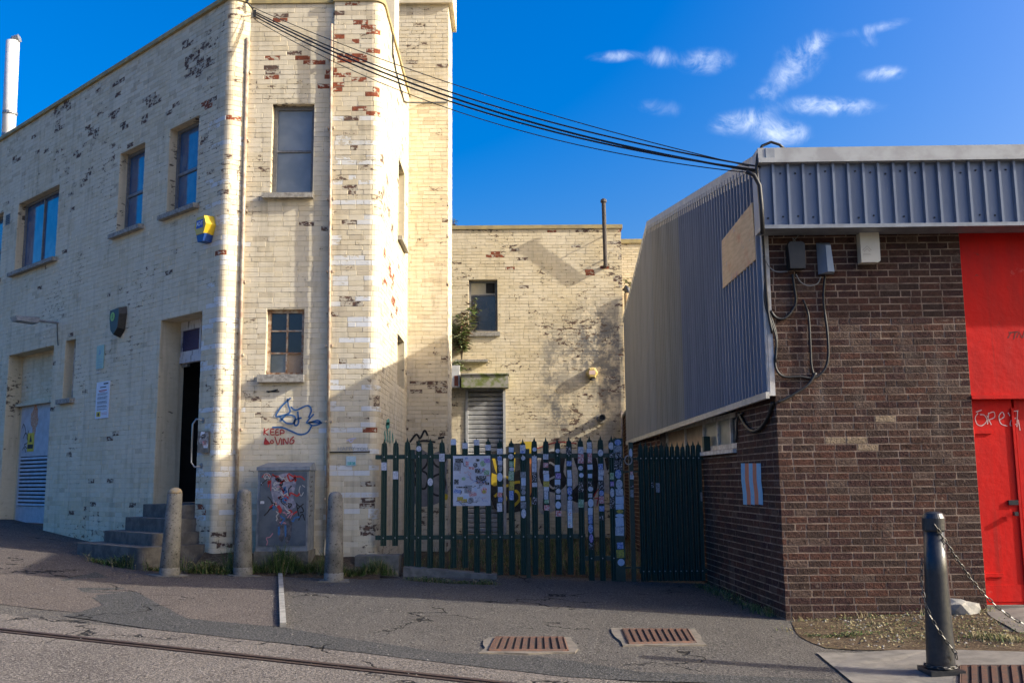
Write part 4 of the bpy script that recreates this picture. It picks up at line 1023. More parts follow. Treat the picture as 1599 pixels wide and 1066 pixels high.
def sticker(fr, u, z, w, h, d, mt, parent, round_=False, name='sticker', rot=0.0):
    mb = MB()
    if round_: poly = [(u+w/2*math.cos(i*math.pi/6), z+h/2*math.sin(i*math.pi/6)) for i in range(12)]
    else:
        c, s_ = math.cos(rot), math.sin(rot); poly = [(u+a*w/2*c-b*h/2*s_, z+a*w/2*s_+b*h/2*c) for a, b in ((-1, -1), (1, -1), (1, 1), (-1, 1))]
    fr.plate(mb, poly, d-.0015, d); return mb.build(name, mt, parent)
pale_px = [599.6+18.1*i for i in range(18)]
z_tip = np.mean([FF.uz(x, 683)[1] for x in (600, 760, 900)])
rail_hi, rail_lo = FF.uz(750, 712)[1], FF.uz(750, 838)[1]
fence = thing('palisade_fence', (FF.uz(600, 800)[0], FEY, .3), 'dark green steel palisade fence with pointed pales across the yard entrance', 'fence')
pales = []; cache = {}
def add_pale(root, u, zb, zt, wd=.082, bolts=()):
    key = (round(zt-zb, 2), wd)
    if key not in cache: cache[key] = pale_mesh(zt-zb, wd)
    p = put('pale', cache[key], FF.p(u, zb), root)
    for zb_ in bolts: put('bolt', ME_BOLT, FF.p(u, zb_, .016), p)
    return p
fu = [FF.uz(x, 760)[0] for x in pale_px]
for i, u in enumerate(fu):
    zb = FF.uz(600, 850)[1] if i < 2 else gz_at(u, FEY)+(.05 if i < 9 else .01)
    zb = round(float(zb), 1)+.02
    pales.append(add_pale(fence, u, zb, z_tip+rng.uniform(-.015, .015), bolts=(rail_hi, rail_lo)))
mb = MB(); FF.box(mb, FF.uz(586, 712)[0], fu[-1]+.05, rail_hi-.03, rail_hi+.03, -.045, -.006); mb.build('rail', M_GREEN, fence)
mb = MB(); FF.box(mb, FF.uz(586, 838)[0], fu[-1]+.05, rail_lo-.03, rail_lo+.03, -.045, -.006); mb.build('rail', M_GREEN, fence)
for x in (634, 815):
    u = FF.uz(x, 760)[0]+.08; mb = MB(); FF.box(mb, u-.03, u+.03, 0, rail_hi+.1, -.11, -.047); mb.build('fence_post', M_GREEN, fence)
# narrow gate leaf with stickered post
gate1 = thing('narrow_gate', (FF.uz(940, 800)[0], FEY, .1), 'narrow palisade gate leaf with a post covered in stickers', 'gate')
gl = FF.uz(940, 871)[1]; gu = [FF.uz(x, 760)[0] for x in (921.5, 938.8, 956)]
gp = []
for u in gu: gp.append(add_pale(gate1, u, .12, z_tip+.02, bolts=(rail_hi, gl)))
a_, b_ = gu[0]-.10, FF.uz(962, 760)[0]
for z in (rail_hi, gl): mb = MB(); FF.box(mb, a_, b_, z-.03, z+.03, -.045, -.006); mb.build('rail', M_GREEN, gate1)
pu = FF.uz(966.5, 780)[0]; pz = FF.uz(966, 684)[1]
mb = MB(); FF.box(mb, pu-.065, pu+.065, -.1, pz, -.10, .03); gpost = mb.build('gate_post', M_GREEN, gate1)
pu2 = FF.uz(987, 780)[0]
mb = MB(); FF.box(mb, pu2-.03, pu2+.03, -.1, FF.uz(987, 690)[1], -.08, .0); gpost2 = mb.build('latch_post', M_GREEN, gate1)
for y in (716, 736, 886):
    z = FF.uz(980, y)[1]; mb = MB(); FF.box(mb, pu+.07, pu2+.12, z-.012, z+.012, -.05, -.03); mb.build('latch_bar', M_GREEN, gate1)
zz_ = FF.uz(982, 718)[1]; mb = MB(); mb.tube([FF.p(pu2-.04+.05*math.cos(a), zz_+.06*math.sin(a), .02) for a in [i*math.pi/8 for i in range(17)]], .009, 5); mb.build('padlock_shackle', M_STEELG, gate1)
# dense gate leaf
gate2 = thing('wide_gate', (FF.uz(1050, 800)[0], FEY, .05), 'dense dark green palisade gate leaf standing against the brick warehouse wall', 'gate')
zt2_ = FF.uz(1050, 689)[1]; r1_, r2_ = FF.uz(1050, 715)[1], FF.uz(1050, 891)[1]
x0_, x1_ = FF.uz(1002, 780)[0], FF.uz(1093, 780)[0]; npale = 12
for i in range(npale):
    u = x0_+(x1_-x0_)*i/(npale-1); add_pale(gate2, u, .12, zt2_+rng.uniform(-.01, .02), .070, bolts=(r1_, r2_))
for z in (r1_, r2_): mb = MB(); FF.box(mb, x0_-.05, x1_+.09, z-.03, z+.03, -.045, -.006); mb.build('rail', M_GREEN, gate2)
gpx = FF.uz(1107, 780)[0]; mb = MB(); FF.box(mb, gpx-.045, gpx+.045, -.1, FF.uz(1107, 681)[1], -.10, .02); gp2 = mb.build('gate_post', M_GREEN, gate2)
mb = MB(); u = FF.uz(1095, 780)[0]; FF.box(mb, u-.025, u+.02, .12, zt2_-.06, -.03, .012); fe = mb.build('frame_edge', M_GREEN, gate2)
z = FF.uz(1095, 775)[1]; mb = MB(); FF.box(mb, u-.012, u+.012, z-.06, z+.06, .012, .03); mb.build('handle', M_STEELG, fe)
sticker(FF, gpx, FF.uz(1107, 720)[1], .075, .11, .0225, STK[2], gp2); q = FF.uz(1027, 761); sticker(FF, q[0], q[1], .055, .13, .018, STK[8], gate2); q = FF.uz(1019, 757); sticker(FF, q[0], q[1], .035, .07, .018, STK[4], gate2)
# stickers on the pales
rg = random.Random(5)
wt = [0]*6+[1]*5+[2]*3+[3]*2+[4]*4+[5]*2+[6]*1+[7]*1+[8]*4
def spread(parent, u, y0, y1, dens, wd, d):
    y = y0
    while y < y1:
        hpx = rg.uniform(5, 15)
        if rg.random() < dens:
            z = FF.uz(700, y+hpx/2)[1]; w_ = wd*rg.uniform(.7, 1.0); h_ = hpx/111.
            sticker(FF, u+rg.uniform(-.006, .006), z, w_, h_ if rg.random() < .75 else w_, d, STK[rg.choice(wt)], parent, rg.random() < .22, rot=rg.uniform(-.06, .06))
        y += hpx*1.08
for i in range(10, 18): spread(pales[i], fu[i], 699, 794+rg.uniform(-15, 14), .85, .080, .0185)
for i, (pp, u) in enumerate(zip(gp, gu)): spread(pp, u, 692, [862, 806, 796][i], .85, .080, .0185)
spread(gpost, pu, 688, 886, .93, .12, .0325); spread(gpost2, pu2, 692, 780, .5, .055, .0025)
for i, y in ((0, 727), (1, 741), (3, 700), (6, 690), (7, 696), (8, 691), (9, 699), (5, 714), (4, 752), (12, 700)):
    z = FF.uz(700, y)[1]; sticker(FF, fu[i], z, .075, .11 if y > 700 else .08, .019, STK[0 if i != 6 else 1], pales[i], i in (3, 4))
q = FF.uz(888.5, 809); ps = sticker(FF, fu[16], q[1], .064, .25, .021, mat('sticker_plain_white', (.72, .73, .75), None, rough=.5), pales[16])
for k, (ch, mt) in enumerate((('P', STK[3]), ('U', STK[5]), ('R', STK[2]), ('E', STK[1]), ('N', STK[3]), ('Z', STK[2]))):
    put_text(FF, ch, .062, fu[16], q[1]-.10+.04*k, .0225, 'lettering', mt, ps, rot=math.pi/2)
# the board plastered with stickers
bu0, bu1, bz0, bz1 = rect(FF, 707.5, 711.5, 766, 789, .03)
board = thing('sticker_board', FF.p((bu0+bu1)/2, bz0, .03), 'white board plastered with stickers and scribbles fixed to the fence', 'sign')
mb = MB(); FF.box(mb, bu0, bu1, bz0, bz1, .022, .036); mb.build('panel', mat('grubby_white_board', (.58, .60, .66), (.46, .48, .55), 6, .5), board)
BS = [(.16,.90,.22,.09,4,0),(.12,.78,.19,.16,8,0),(.39,.84,.10,.09,3,0),(.47,.82,.1,.08,1,0),(.50,.75,.16,.05,3,0),(.60,.81,.12,.10,4,1),(.80,.84,.15,.12,5,1),(.91,.90,.15,.09,6,0),(.66,.70,.14,.08,4,0),(.82,.72,.09,.07,3,1),(.90,.66,.14,.10,5,0),(.75,.52,.28,.15,4,0),(.75,.48,.25,.05,3,0),(.09,.48,.12,.10,4,0),
      (.28,.54,.12,.07,5,1),(.12,.29,.20,.08,2,0),(.40,.33,.19,.16,8,0),(.83,.30,.16,.14,3,1),(.83,.28,.10,.07,7,1),(.53,.22,.20,.06,3,0),(.34,.18,.13,.07,1,0),(.19,.14,.16,.08,7,0),(.30,.10,.15,.07,7,0),(.48,.11,.15,.12,8,1),(.48,.11,.10,.08,0,1),(.66,.13,.14,.10,0,0),(.94,.60,.10,.03,3,0),(.92,.44,.1,.05,4,0),(.36,.95,.08,.04,2,0),(.66,.91,.1,.05,4,0),(.24,.37,.3,.03,4,0),(.60,.33,.08,.06,1,0)]
for k, (fx, fy, w_, h_, mi, rd_) in enumerate(BS):
    sticker(FF, bu0+(bu1-bu0)*fx, bz0+(bz1-bz0)*fy, (bu1-bu0)*w_, (bz1-bz0)*h_, .038+.0008*(k % 4), STK[mi], board, bool(rd_), rot=rg.uniform(-.12, .12))
p = MB()
for k in range(26):
    a = np.array([rg.uniform(bu0+.04, bu1-.08), rg.uniform(bz0+.04, bz1-.06)]); pts = [a]
    for _ in range(5): pts.append(pts[-1]+np.array([rg.uniform(-.01, .04), rg.uniform(-.03, .03)]))
    FF.ribbon(p, smooth_line([(min(max(q[0], bu0+.01), bu1-.01), min(max(q[1], bz0+.01), bz1-.01)) for q in pts], 3), .006, .0415, mi=k % 3)
p.build('scribbles', [M_INK, STK[3], STK[2]], board)
# concrete plinth under the fence and block at the tower foot
M_PLINTH = mat('dirty_concrete', (.17, .16, .14), (.10, .095, .08), 8, .9, bump=.6)
pa, pb = FF.uz(632, 890)[0], FF.uz(776, 900)[0]
pl = thing('fence_plinth', (pa, FEY-.2, .2), 'low concrete plinth under the left part of the green fence', 'plinth')
mb = MB(); za, zb_ = FF.uz(632, 884, .1)[1], FF.uz(776, 897, .1)[1]
vs = [FF.p(pa, 0, .24), FF.p(pb, 0, .24), FF.p(pb, 0, -.12), FF.p(pa, 0, -.12), FF.p(pa, za, .20), FF.p(pb, zb_, .21), FF.p(pb, zb_, -.12), FF.p(pa, za, -.12)]
mb.add(vs, [(0,3,2,1),(4,5,6,7),(0,1,5,4),(1,2,6,5),(2,3,7,6),(3,0,4,7)]); mb.build('concrete', M_PLINTH, pl)
b0, b1, bz_, bt_ = rect(FF, 556, 884, 624, 866, .1)
bk = thing('concrete_block', FF.p(b0, .2, .2), 'squat concrete block at the foot of the rounded tower corner', 'block')
mb = MB(); FF.box(mb, b0, b1, 0, bt_, -.10, .22); mb.build('concrete', M_PLINTH, bk)

# ================================================================ GRAFFITI on the yard walls and bay
M_SBLUE = mat('blue_spray', (.03, .10, .26), (.05, .16, .34), 30, .8); M_SRED = mat('red_paint', (.36, .02, .02), (.42, .04, .03), 30, .7); M_SBLK = mat('black_spray', (.015, .015, .015), (.035, .035, .035), 12, .8)
M_SWHT = mat('silver_spray', (.50, .48, .44), (.36, .34, .31), 14, .7); M_SYEL = mat('yellow_spray', (.58, .42, .03), (.46, .33, .03), 9, .8); M_SGRN = mat('green_spray', (.05, .30, .25), (.08, .36, .30), 30, .8); M_SGREY = mat('grey_spray', (.16, .155, .16), (.24, .23, .23), 6, .8); M_SORG = mat('orange_spray', (.55, .22, .06), (.48, .14, .06), 12, .8)
def strokes(fr, parent, lines, wpx, w, mt, name='graffiti', n=6, label=None):
    """strokes given as photo points, put on the face at real size"""
    mb = MB()
    for ln in lines:
        wd = wpx
        if isinstance(ln, tuple) and isinstance(ln[0], (int, float)) and not isinstance(ln[1], (int, float)): wd, ln = ln
        pts = [fr.uz(x, y, w) for x, y in ln]; sc = abs(fr.uz(ln[0][0]+10, ln[0][1], w)[0]-pts[0][0])/10
        fr.ribbon(mb, smooth_line(pts, n) if len(pts) > 2 else pts, wd*sc, w)
    o = mb.build(name, mt, parent); o['kind'] = 'stuff'
    if label: o['label'] = label
    return o
def blob(fr, parent, polys, w, mt, name='graffiti', n=4, label=None):
    for pl_ in polys:
        mb = MB(); pts = smooth_line([fr.uz(x, y, w) for x, y in pl_+pl_[:1]], n)[:-1]
        mb.add([fr.p(a, b, w) for a, b in pts], [tuple(range(len(pts)))])
        o = mb.build(name, mt, parent)
        if label: o['label'] = label
    return o
GW = .0115
strokes(FB, factory, [[(454,621),(440,634),(432,646),(433,650),(452,644),(450,632),(449,622)],[(436,650),(447,660),(459,660),(460,650),(447,648),(438,657)],[(454,635),(462,640),(480,633),(486,640),(482,652)],[(465,642),(466,660),(461,664),(460,656),(471,652)],[(490,646),(479,660),(496,656),(500,661),(488,664),(483,659),(503,660)],[(425,667),(440,667),(453,672),(468,678),(480,675),(487,664)]], 2.6, GW, M_SBLUE, label='blue sprayed tag above red lettering')
RL = [[(413,668),(412,679)],[(420,669),(413,674),(419,679)],[(428,670),(423,670),(423,678),(429,678)],[(423,674),(428,674)],[(435,670),(431,671),(431,679),(436,678)],[(431,675),(435,674)],[(438,679),(438,671),(443,672),(443,676),(438,676)],
      [(415,683),(413,693),(422,692)],[(422,689),(425,687),(427,690),(424,692),(422,689)],[(429,681),(434,694),(438,683)],[(440,685),(440,694)],[(443,694),(443,684),(449,693),(450,683)],[(459,681),(454,686),(453,692),(458,691),(459,687),(456,687)]]
strokes(FB, factory, RL, 1.7, GW, M_SRED, n=3, label='red hand painted words KEEP LOVING')
blob(FB, factory, [[(415,684),(412,693),(421,692)]], GW+.001, M_SRED)
strokes(FB, factory, [[(418,612),(426,610),(434,608)],[(416,611),(436,611)]], 2, GW, M_INK)
strokes(FB2, factory, [[(541,688),(548,685),(556,684)],[(545,687),(548,690),(552,686)]], 1.6, GW, mat('lilac_chalk', (.5, .48, .62), None, rough=.8))
put_text(FB2, 'HAPPY', .075, *FB2.uz(541, 700.5), GW+.001, 'lettering', mat('grey_lettering', (.34, .34, .34), None, rough=.8), factory, sx=1.1)
put_text(FB2, 'YOU', .07, *FB2.uz(566, 701), GW+.001, 'lettering', bpy.data.materials['grey_lettering'], factory, sx=1.1)
q0, q1, q2, q3 = rect(FB2, 541, 712, 556, 727); tl = thing('tile_plaque', FB2.p(q0, q2), 'small white and teal tile stuck on the cream tower', 'plaque')
mb = MB(); FB2.box(mb, q0, q1, q2, q3, .008, .016); mb.build('tile', mat('tile_white', (.52, .60, .62), (.40, .52, .56), 40, .3), tl); mb = MB(); FB2.box(mb, q0+.01, q1-.01, q2+.01, q2+.055, .016, .0175); mb.build('tile_teal_print', mat('tile_teal', (.02, .28, .25), (.3, .5, .5), 50, .3), tl)
strokes(FS, factory, [[(601,672),(602,690)],[(605,668),(606,690)],[(609,672),(609,692)],[(613,676),(614,690)],[(604,660),(607,658),(608,663),(604,664),(604,660)]], 1.2, GW, M_SGRN)
# stair tower foot: silver and black piece
blob(FT, tower, [[(642,706),(655,700),(672,708),(690,704),(699,716),(697,742),(699,770),(690,782),(668,790),(650,788),(640,770),(643,740)]], GW, M_SGREY, label='grey and black graffiti piece low on the stair tower')
strokes(FT, tower, [[(645,710),(650,728),(660,732),(668,720),(664,708)],[(672,712),(680,726),(690,728),(697,714)],[(644,742),(655,734),(668,742),(664,762),(650,758),(648,745)],[(674,745),(688,740),(695,752),(690,772),(676,770),(672,755)],[(640,690),(650,678),(656,684),(663,672),(668,680)],[(650,690),(662,688),(680,690)],[(684,684),(694,682)]], 3.2, GW+.001, M_SBLK)
blob(FT, tower, [[(640,728),(648,732),(646,742),(640,740)],[(692,770),(699,772),(698,780),(692,778)]], GW+.002, M_SYEL)
# low graffiti pieces on the rear block
blob(FR, rear, [[(768,706),(790,697),(806,692),(824,696),(832,716),(834,760),(826,790),(800,800),(776,797),(766,770)]], GW, M_SBLK, label='black and yellow graffiti piece low on the rear wall')
strokes(FR, rear, [[(770,712),(776,735),(786,744),(800,741),(803,706)],[(812,698),(826,702),(828,730),(814,742)],[(768,752),(790,758),(810,752),(832,760)],[(772,775),(782,768),(790,778),(782,788)],[(796,772),(806,766),(812,778),(802,790)],[(816,782),(826,776),(828,790)]], 4.2, GW+.001, M_SYEL)
blob(FR, rear, [[(812,690),(832,690),(833,702),(814,702)],[(768,738),(780,744),(776,757),(767,756)]], GW+.0015, M_SYEL)
blob(FR, rear, [[(819,712),(829,712),(830,768),(820,770)]], GW+.0015, M_SORG)
blob(FR, rear, [[(838,708),(860,700),(900,702),(940,700),(968,704),(972,730),(966,772),(940,768),(930,790),(900,800),(872,796),(846,802),(836,770)]], GW, M_SWHT, label='silver and black graffiti piece low on the rear wall')
blob(FR, rear, [[(846,712),(862,704),(884,712),(880,736),(886,752),(870,768),(850,762),(842,740)],[(894,710),(912,706),(930,712),(934,750),(926,778),(900,784),(890,770),(905,750)],[(944,716),(952,712),(958,730),(950,740)],[(848,778),(856,770),(858,792),(848,796)]], GW+.001, M_SBLK)
strokes(FR, rear, [[(850,730),(858,722),(866,726)],[(858,748),(868,744),(872,754),(864,762),(857,756)],[(884,716),(882,735),(888,750),(884,770)],[(944,742),(958,728),(964,748),(952,760)],[(836,790),(850,772),(868,790)]], 3.0, GW+.002, M_SWHT)
strokes(FR, rear, [[(838,700),(870,690),(900,692)],[(926,776),(936,762),(932,790)],[(928,778),(940,776)]], 1.4, GW+.002, M_SRED)
# trans-style stripes painted on the warehouse side (blue, orange, blue)
M_PB = mat('sky_blue_paint', (.13, .33, .56), (.18, .38, .58), 20, .85); M_PO = mat('salmon_paint', (.44, .17, .10), (.36, .15, .10), 20, .85)
for k, (xa, xb, mt) in enumerate(((1157, 1163, M_PB), (1163, 1169, M_PO), (1169, 1175, M_PB), (1175, 1181, M_PO), (1181, 1188, M_PB))):
    blob(WSID, ware, [[(xa, 723), (xb, 723), (xb+.5, 750), (xb+3, 770), (xb+3.5, 788), (xa+3.5, 787), (xa+3, 770), (xa+.5, 750)]], .0125, mt, 'painted_stripe', n=1)

# ================================================================ FITTINGS ON THE FACTORY
def fit(name, label, cat, fr, px, py, w=0.0): u, z = fr.uz(px, py, w); return thing(name, fr.p(u, z, w), label, cat), u, z
# yellow and blue alarm box with lettering
o, u, z = fit('alarm_box', 'yellow and blue hexagonal alarm box high on the street corner', 'alarm box', FA, 328, 357)
M_AY2 = mat('bright_alarm_yellow', (.62, .42, .02), None, rough=.4); M_ABL = mat('alarm_blue', (.01, .05, .22), None, rough=.4)
hexp = [(-.10, .12), (-.16, -.01), (-.10, -.14), (.10, -.14), (.16, -.01), (.10, .12)]
mb = MB(); A = [FA.p(u+a*1.1, z+b*1.1+.03, .008) for a, b in hexp]; B = [FA.p(u+a, z+b+.03, .16) for a, b in hexp]
mb.add(A+B, [(i, 6+i, 6+(i+1) % 6, (i+1) % 6) for i in range(6)]+[(6, 7, 8, 9, 10, 11)]); bmf = mb.build('cover', M_AY2, o)
mb = MB(); A = [(-.11, -.11), (-.07, -.22), (.07, -.22), (.11, -.11)]; FA.plate(mb, [(u+a, z+b) for a, b in A], .008, .15); mb.build('strobe', M_ABL, o)
mb = MB(); FA.box(mb, u-.10, u+.08, z-.02, z+.10, .161, .164); mb.build('logo_patch', mat('logo_blue', (.02, .06, .34), None, rough=.4), o)
put_text(FA, 'ADT', .085, u-.01, z+.04, .1655, 'lettering', mat('logo_white', (.8, .8, .8), None, rough=.5), o)
# dark shield alarm box
o, u, z = fit('alarm_box', 'dark shield shaped alarm box with green round emblem beside the entrance', 'alarm box', FA, 190, 501)
sh = [(-.19, .20), (.17, .22), (.19, .10), (.15, -.16), (.0, -.28), (-.13, -.18), (-.19, .05)]
mb = MB(); A = [FA.p(u+a, z+b, .008) for a, b in sh]; B = [FA.p(u+a*.85, z+b*.85, .13) for a, b in sh]; n = len(sh)
mb.add(A+B, [(i, (i+1) % n, n+(i+1) % n, n+i) for i in range(n)]+[tuple(range(n, 2*n))][::1]); cv = mb.build('cover', M_BLACKPL, o)
mb = MB(); mb.lathe([(.075, 0), (.075, .003)], FA.p(u-.05, z+.06, .131), 12, ax=FA.n); mb.build('emblem', mat('lime_emblem', (.22, .42, .08), None, rough=.5), o)
put_text(FA, 'S', .1, u-.05, z+.06, .135, 'lettering', M_BLACKPL, o)
# green plaque and white notice
def plate_sign(name, label, fr, quad, mt, w=.01):
    q0, q1, q2, q3 = rect(fr, *quad); o = thing(name, fr.p((q0+q1)/2, q2), label, 'sign'); mb = MB(); fr.box(mb, q0, q1, q2, q3, w-.004, w+.006); mb.build('panel', mt, o); return o, q0, q1, q2, q3
o, q0, q1, q2, q3 = plate_sign('plaque', 'pale green plaque above the white notice on the street wall', FA, (151, 577, 164.5, 538), mat('pale_green_enamel', (.33, .46, .38), (.28, .40, .34), 8, .4))
mb = MB(); FA.plate(mb, [(q0+.07, q3-.17), (q0+.16, q3-.14), (q0+.12, q3-.05)], .016, .0175)
for k in range(6): FA.box(mb, q0+.04, q1-.04-.02*(k % 3), q3-.24-.045*k, q3-.232-.045*k, .016, .0172)
mb.build('plaque_print', mat('plaque_blue_print', (.20, .30, .40), None, rough=.5), o)
o, q0, q1, q2, q3 = plate_sign('notice', 'white notice with red headings and yellow square on the street wall', FA, (149.5, 654, 173, 594), mat('notice_white', (.62, .66, .76), (.58, .62, .72), 4, .4))
mb = MB(); mr_ = MB(); W_ = q1-q0; H_ = q3-q2
for k, y in enumerate([.68, .655, .63, .58, .56, .54, .515, .46, .44, .42, .395, .34, .32, .295, .25, .23]): FA.box(mb, q0+.12*W_, q0+(.88-.1*(k % 3 == 2))*W_, q2+y*H_, q2+(y+.009)*H_, .016, .0172)
FA.box(mb, q0+.28*W_, q0+.75*W_, q2+.835*H_, q2+.86*H_, .016, .0172); FA.box(mb, q0+.55*W_, q0+.9*W_, q2+.92*H_, q2+.955*H_, .016, .0172)
FA.box(mr_, q0+.2*W_, q0+.82*W_, q2+.745*H_, q2+.77*H_, .016, .0172); FA.box(mr_, q0+.25*W_, q0+.7*W_, q2+.715*H_, q2+.728*H_, .016, .0172); FA.box(mr_, q0+.5*W_, q0+.9*W_, q2+.14*H_, q2+.15*H_, .016, .0172); FA.box(mr_, q0+.5*W_, q0+.9*W_, q2+.10*H_, q2+.11*H_, .016, .0172)
mb.build('notice_print', M_INK, o); mr_.build('notice_red_print', M_SRED, o); mb = MB(); FA.box(mb, q0+.1*W_, q0+.42*W_, q2+.05*H_, q2+.19*H_, .016, .0172); mb.build('notice_yellow_panel', M_YEL, o); mb = MB(); mb.lathe([(.03, 0), (.03, .001)], FA.p(q0+.26*W_, q2+.11*H_, .0174), 8, ax=FA.n); mb.build('notice_symbol', M_INK, o)
# floodlight on an arm
o, u, z = fit('floodlight', 'small floodlight on an arm above the louvred door', 'light', FA, 91, 504)
mb = MB(); mb.tube([FA.p(u, z, 0), FA.p(u-.02, z, .25), FA.p(u-.05, z+.02, .42)], .025, 6); mb.build('arm', M_STEELG, o)
mb = MB(); mb.prism([FA.p(u-.20, z+.06, .35), FA.p(u-.16, z-.06, .38), FA.p(u-.14, z-.05, .74), FA.p(u-.18, z+.03, .76)][::-1], FA.u*.26); hd = mb.build('lamp_head', M_STEELG, o)
mb = MB(); mb.tube([FA.p(u, z, .02), FA.p(u+.03, z-.2, .02), FA.p(u+.10, z-.42, .02)], .008, 5); mb.build('lead', M_CABLE, o)
# airbrick
o, u, z = fit('wall_vent', 'small dark vent grille beside the wide upper window', 'vent', FA, 13, 343)
mb = MB(); FA.box(mb, u-.11, u+.11, z-.11, z+.11, .004, .012); mb.build('grille', M_FRAMEGREY, o); mb = MB()
for i in range(5): FA.box(mb, u-.09, u+.09, z-.085+i*.038, z-.065+i*.038, .012, .0135)
mb.build('grille_slots', M_DARK, o)
# grab rail and stickered steel box beside the entrance
CH = Frame(FP.P[FP.seg(FP.s_of(cn[:2]))], -FD)
o, u, z = fit('grab_rail', 'bent chrome grab rail beside the open entrance', 'rail', FA, 312, 690, .0)
h0_, h1_ = FA.uz(309, 657)[1], FA.uz(309, 727)[1]; ug = FA.uz(311, 690)[0]
mb = MB(); mb.tube([FA.p(ug+.10, h0_, .008), FA.p(ug+.04, h0_+.02, .08), FA.p(ug, h0_-.05, .11), FA.p(ug, h1_+.05, .11), FA.p(ug+.04, h1_-.02, .08), FA.p(ug+.10, h1_, .008)], .0135, 8); mb.build('bar', mat('chrome', (.38, .38, .38), None, rough=.3, metal=1.0), o, smooth=True)
for zz_ in (h0_, h1_): mb = MB(); mb.lathe([(.04, .006), (.04, .014)], FA.p(ug+.10, zz_, 0), 10, ax=FA.n); mb.build('rail_flange', M_STEELG, o)
o, u, z = fit('entry_box', 'small stainless box covered in torn stickers by the entrance', 'box', FA, 320, 691)
FE = Frame(FA.p(u, 0, .03)[:2], (1, -.22)); q0, q1, q2, q3 = rect(FE, 312, 707, 331, 673)
mb = MB(); FE.box(mb, q0, q1, q2, q3, -.10, .07); bx_ = mb.build('case', mat('stainless', (.22, .21, .19), (.12, .12, .11), 15, .45, .5), o)
for k in range(11): sticker(FE, q0+(q1-q0)*rg.uniform(.2, .8), q2+(q3-q2)*rg.uniform(.12, .88), .06, .06, .072+.001*(k % 3), STK[rg.choice([0, 3, 4, 8, 1])], bx_, rot=rg.uniform(-.5, .5))
# rain pipes
def rainpipe(label, fr, xa, ya, xb, yb, r, w, mt):
    a, b = fr.uz(xa, ya, w), fr.uz(xb, yb, w); o = thing('rain_pipe', fr.p(b[0], b[1], w), label, 'pipe', 'rain pipes on the factory front')
    mb = MB(); mb.tube([fr.p(a[0], a[1], w), fr.p(b[0], b[1], w)], r, 8); mb.build('pipe_run', mt, o, smooth=True); k = int((a[1]-b[1])/.95)
    for i in range(k):
        z = b[1]+(i+.5)*(a[1]-b[1])/k; uu = b[0]+(a[0]-b[0])*(z-b[1])/(a[1]-b[1]); mb = MB(); fr.box(mb, uu-.05, uu+.05, z-.014, z+.014, .004, w+.01); mb.build('pipe_clip', mt, o)
rainpipe('cream painted rain pipe in the corner beside the white banded pier', FB, 387, 60, 367, 850, .027, .045, M_PIPECREAM)
rainpipe('thin rusty cream pipe up the middle of the factory bay', FB, 518, 38, 511, 840, .022, .095, M_PIPECREAM)
a = FB2.uz(514, 706); b = FB2.uz(578, 705); pipe('thin_conduit', [FB2.p(a[0], a[1], .02), FB2.p(b[0], b[1], .02)], .010, M_CABLE, 'thin dark cable clipped across the tower below a white band', FB2.p(a[0], a[1], .02), 'cable')
a = FS.uz(619, 60, .02); pts = [FS.uz(x, y, .02) for x, y in ((613.5, 55), (613.5, 85), (618, 110), (626, 140), (631, 158), (635, 160))]
pipe('wall_cable', [FS.p(u, z, .02) for u, z in pts]+[FT.p(*FT.uz(660, 161, .02), .02), FT.p(*FT.uz(698, 160, .02), .02)], .013, M_CABLE, 'dark cable running down the tower side and across the stair tower', FS.p(*pts[-1], .02), 'cable')
# white metal chimney on the far roof
ch_b, ch_t = unp_plane(14, 215, FA.p(0, 0, -1.2), FA.n), unp_plane(20, 66, FA.p(0, 0, -1.2), FA.n)
o = thing('chimney_flue', ch_b, 'tall white metal chimney flue above the street roof', 'chimney')
mb = MB(); mb.tube([ch_b-np.array([0, 0, .6]), ch_t], .155, 16); mb.build('flue', mat('white_metal', (.62, .62, .63), (.54, .54, .55), 5, .4), o, smooth=True)
for f in (.02, .25): c_ = ch_b+(ch_t-ch_b)*f; mb = MB(); mb.lathe([(.17, -.03), (.17, .03)], c_, 16); mb.build('flue_band', M_STEELG, o)
mb = MB(); mb.tube([ch_t-np.array([0, 0, .02]), ch_t+np.array([.03, 0, .06]), ch_t+np.array([.16, 0, .10])], .10, 10); mb.build('flue_cap', M_STEELG, o)

# ================================================================ STREET FURNITURE
# utility cabinet
cab = thing('utility_cabinet', unp_y(440, 862, 13.05), 'dented blue grey utility cabinet covered in graffiti against the factory bay', 'cabinet')
FC = Frame((0, 13.08), (1, 0)); c0_, c1_, _, _ = rect(FC, 401, 800, 481, 800); zc_b, zc_t = FC.uz(440, 866)[1], FC.uz(440, 727)[1]; M_CAB = mat('cabinet_blue_grey', (.060, .080, .105), (.10, .118, .14), 5, .5, bump=.25, bscale=12); M_CAB2 = mat('cabinet_pale_edge', (.13, .15, .18), (.22, .24, .26), 9, .5)
mb = MB(); FC.box(mb, c0_, c1_, zc_b, zc_t-.06, -.42, 0); mb.build('body', M_CAB2, cab)
mb = MB(); pr = [(c0_-.01, zc_t-.065, .02), (c0_-.01, zc_t-.0, .02)]
vs = [FC.p(c0_-.015, zc_t-.06, .025), FC.p(c1_+.015, zc_t-.06, .025), FC.p(c1_+.015, zc_t-.06, -.44), FC.p(c0_-.015, zc_t-.06, -.44), FC.p(c0_-.015, zc_t-.015, .02), FC.p(c1_+.015, zc_t-.015, .02), FC.p(c1_-.01, zc_t+.05, -.40), FC.p(c0_+.02, zc_t+.05, -.40)]
mb.add(vs, [(0,3,2,1),(4,5,6,7),(0,1,5,4),(1,2,6,5),(2,3,7,6),(3,0,4,7)]); mb.build('lid', M_CAB2, cab)
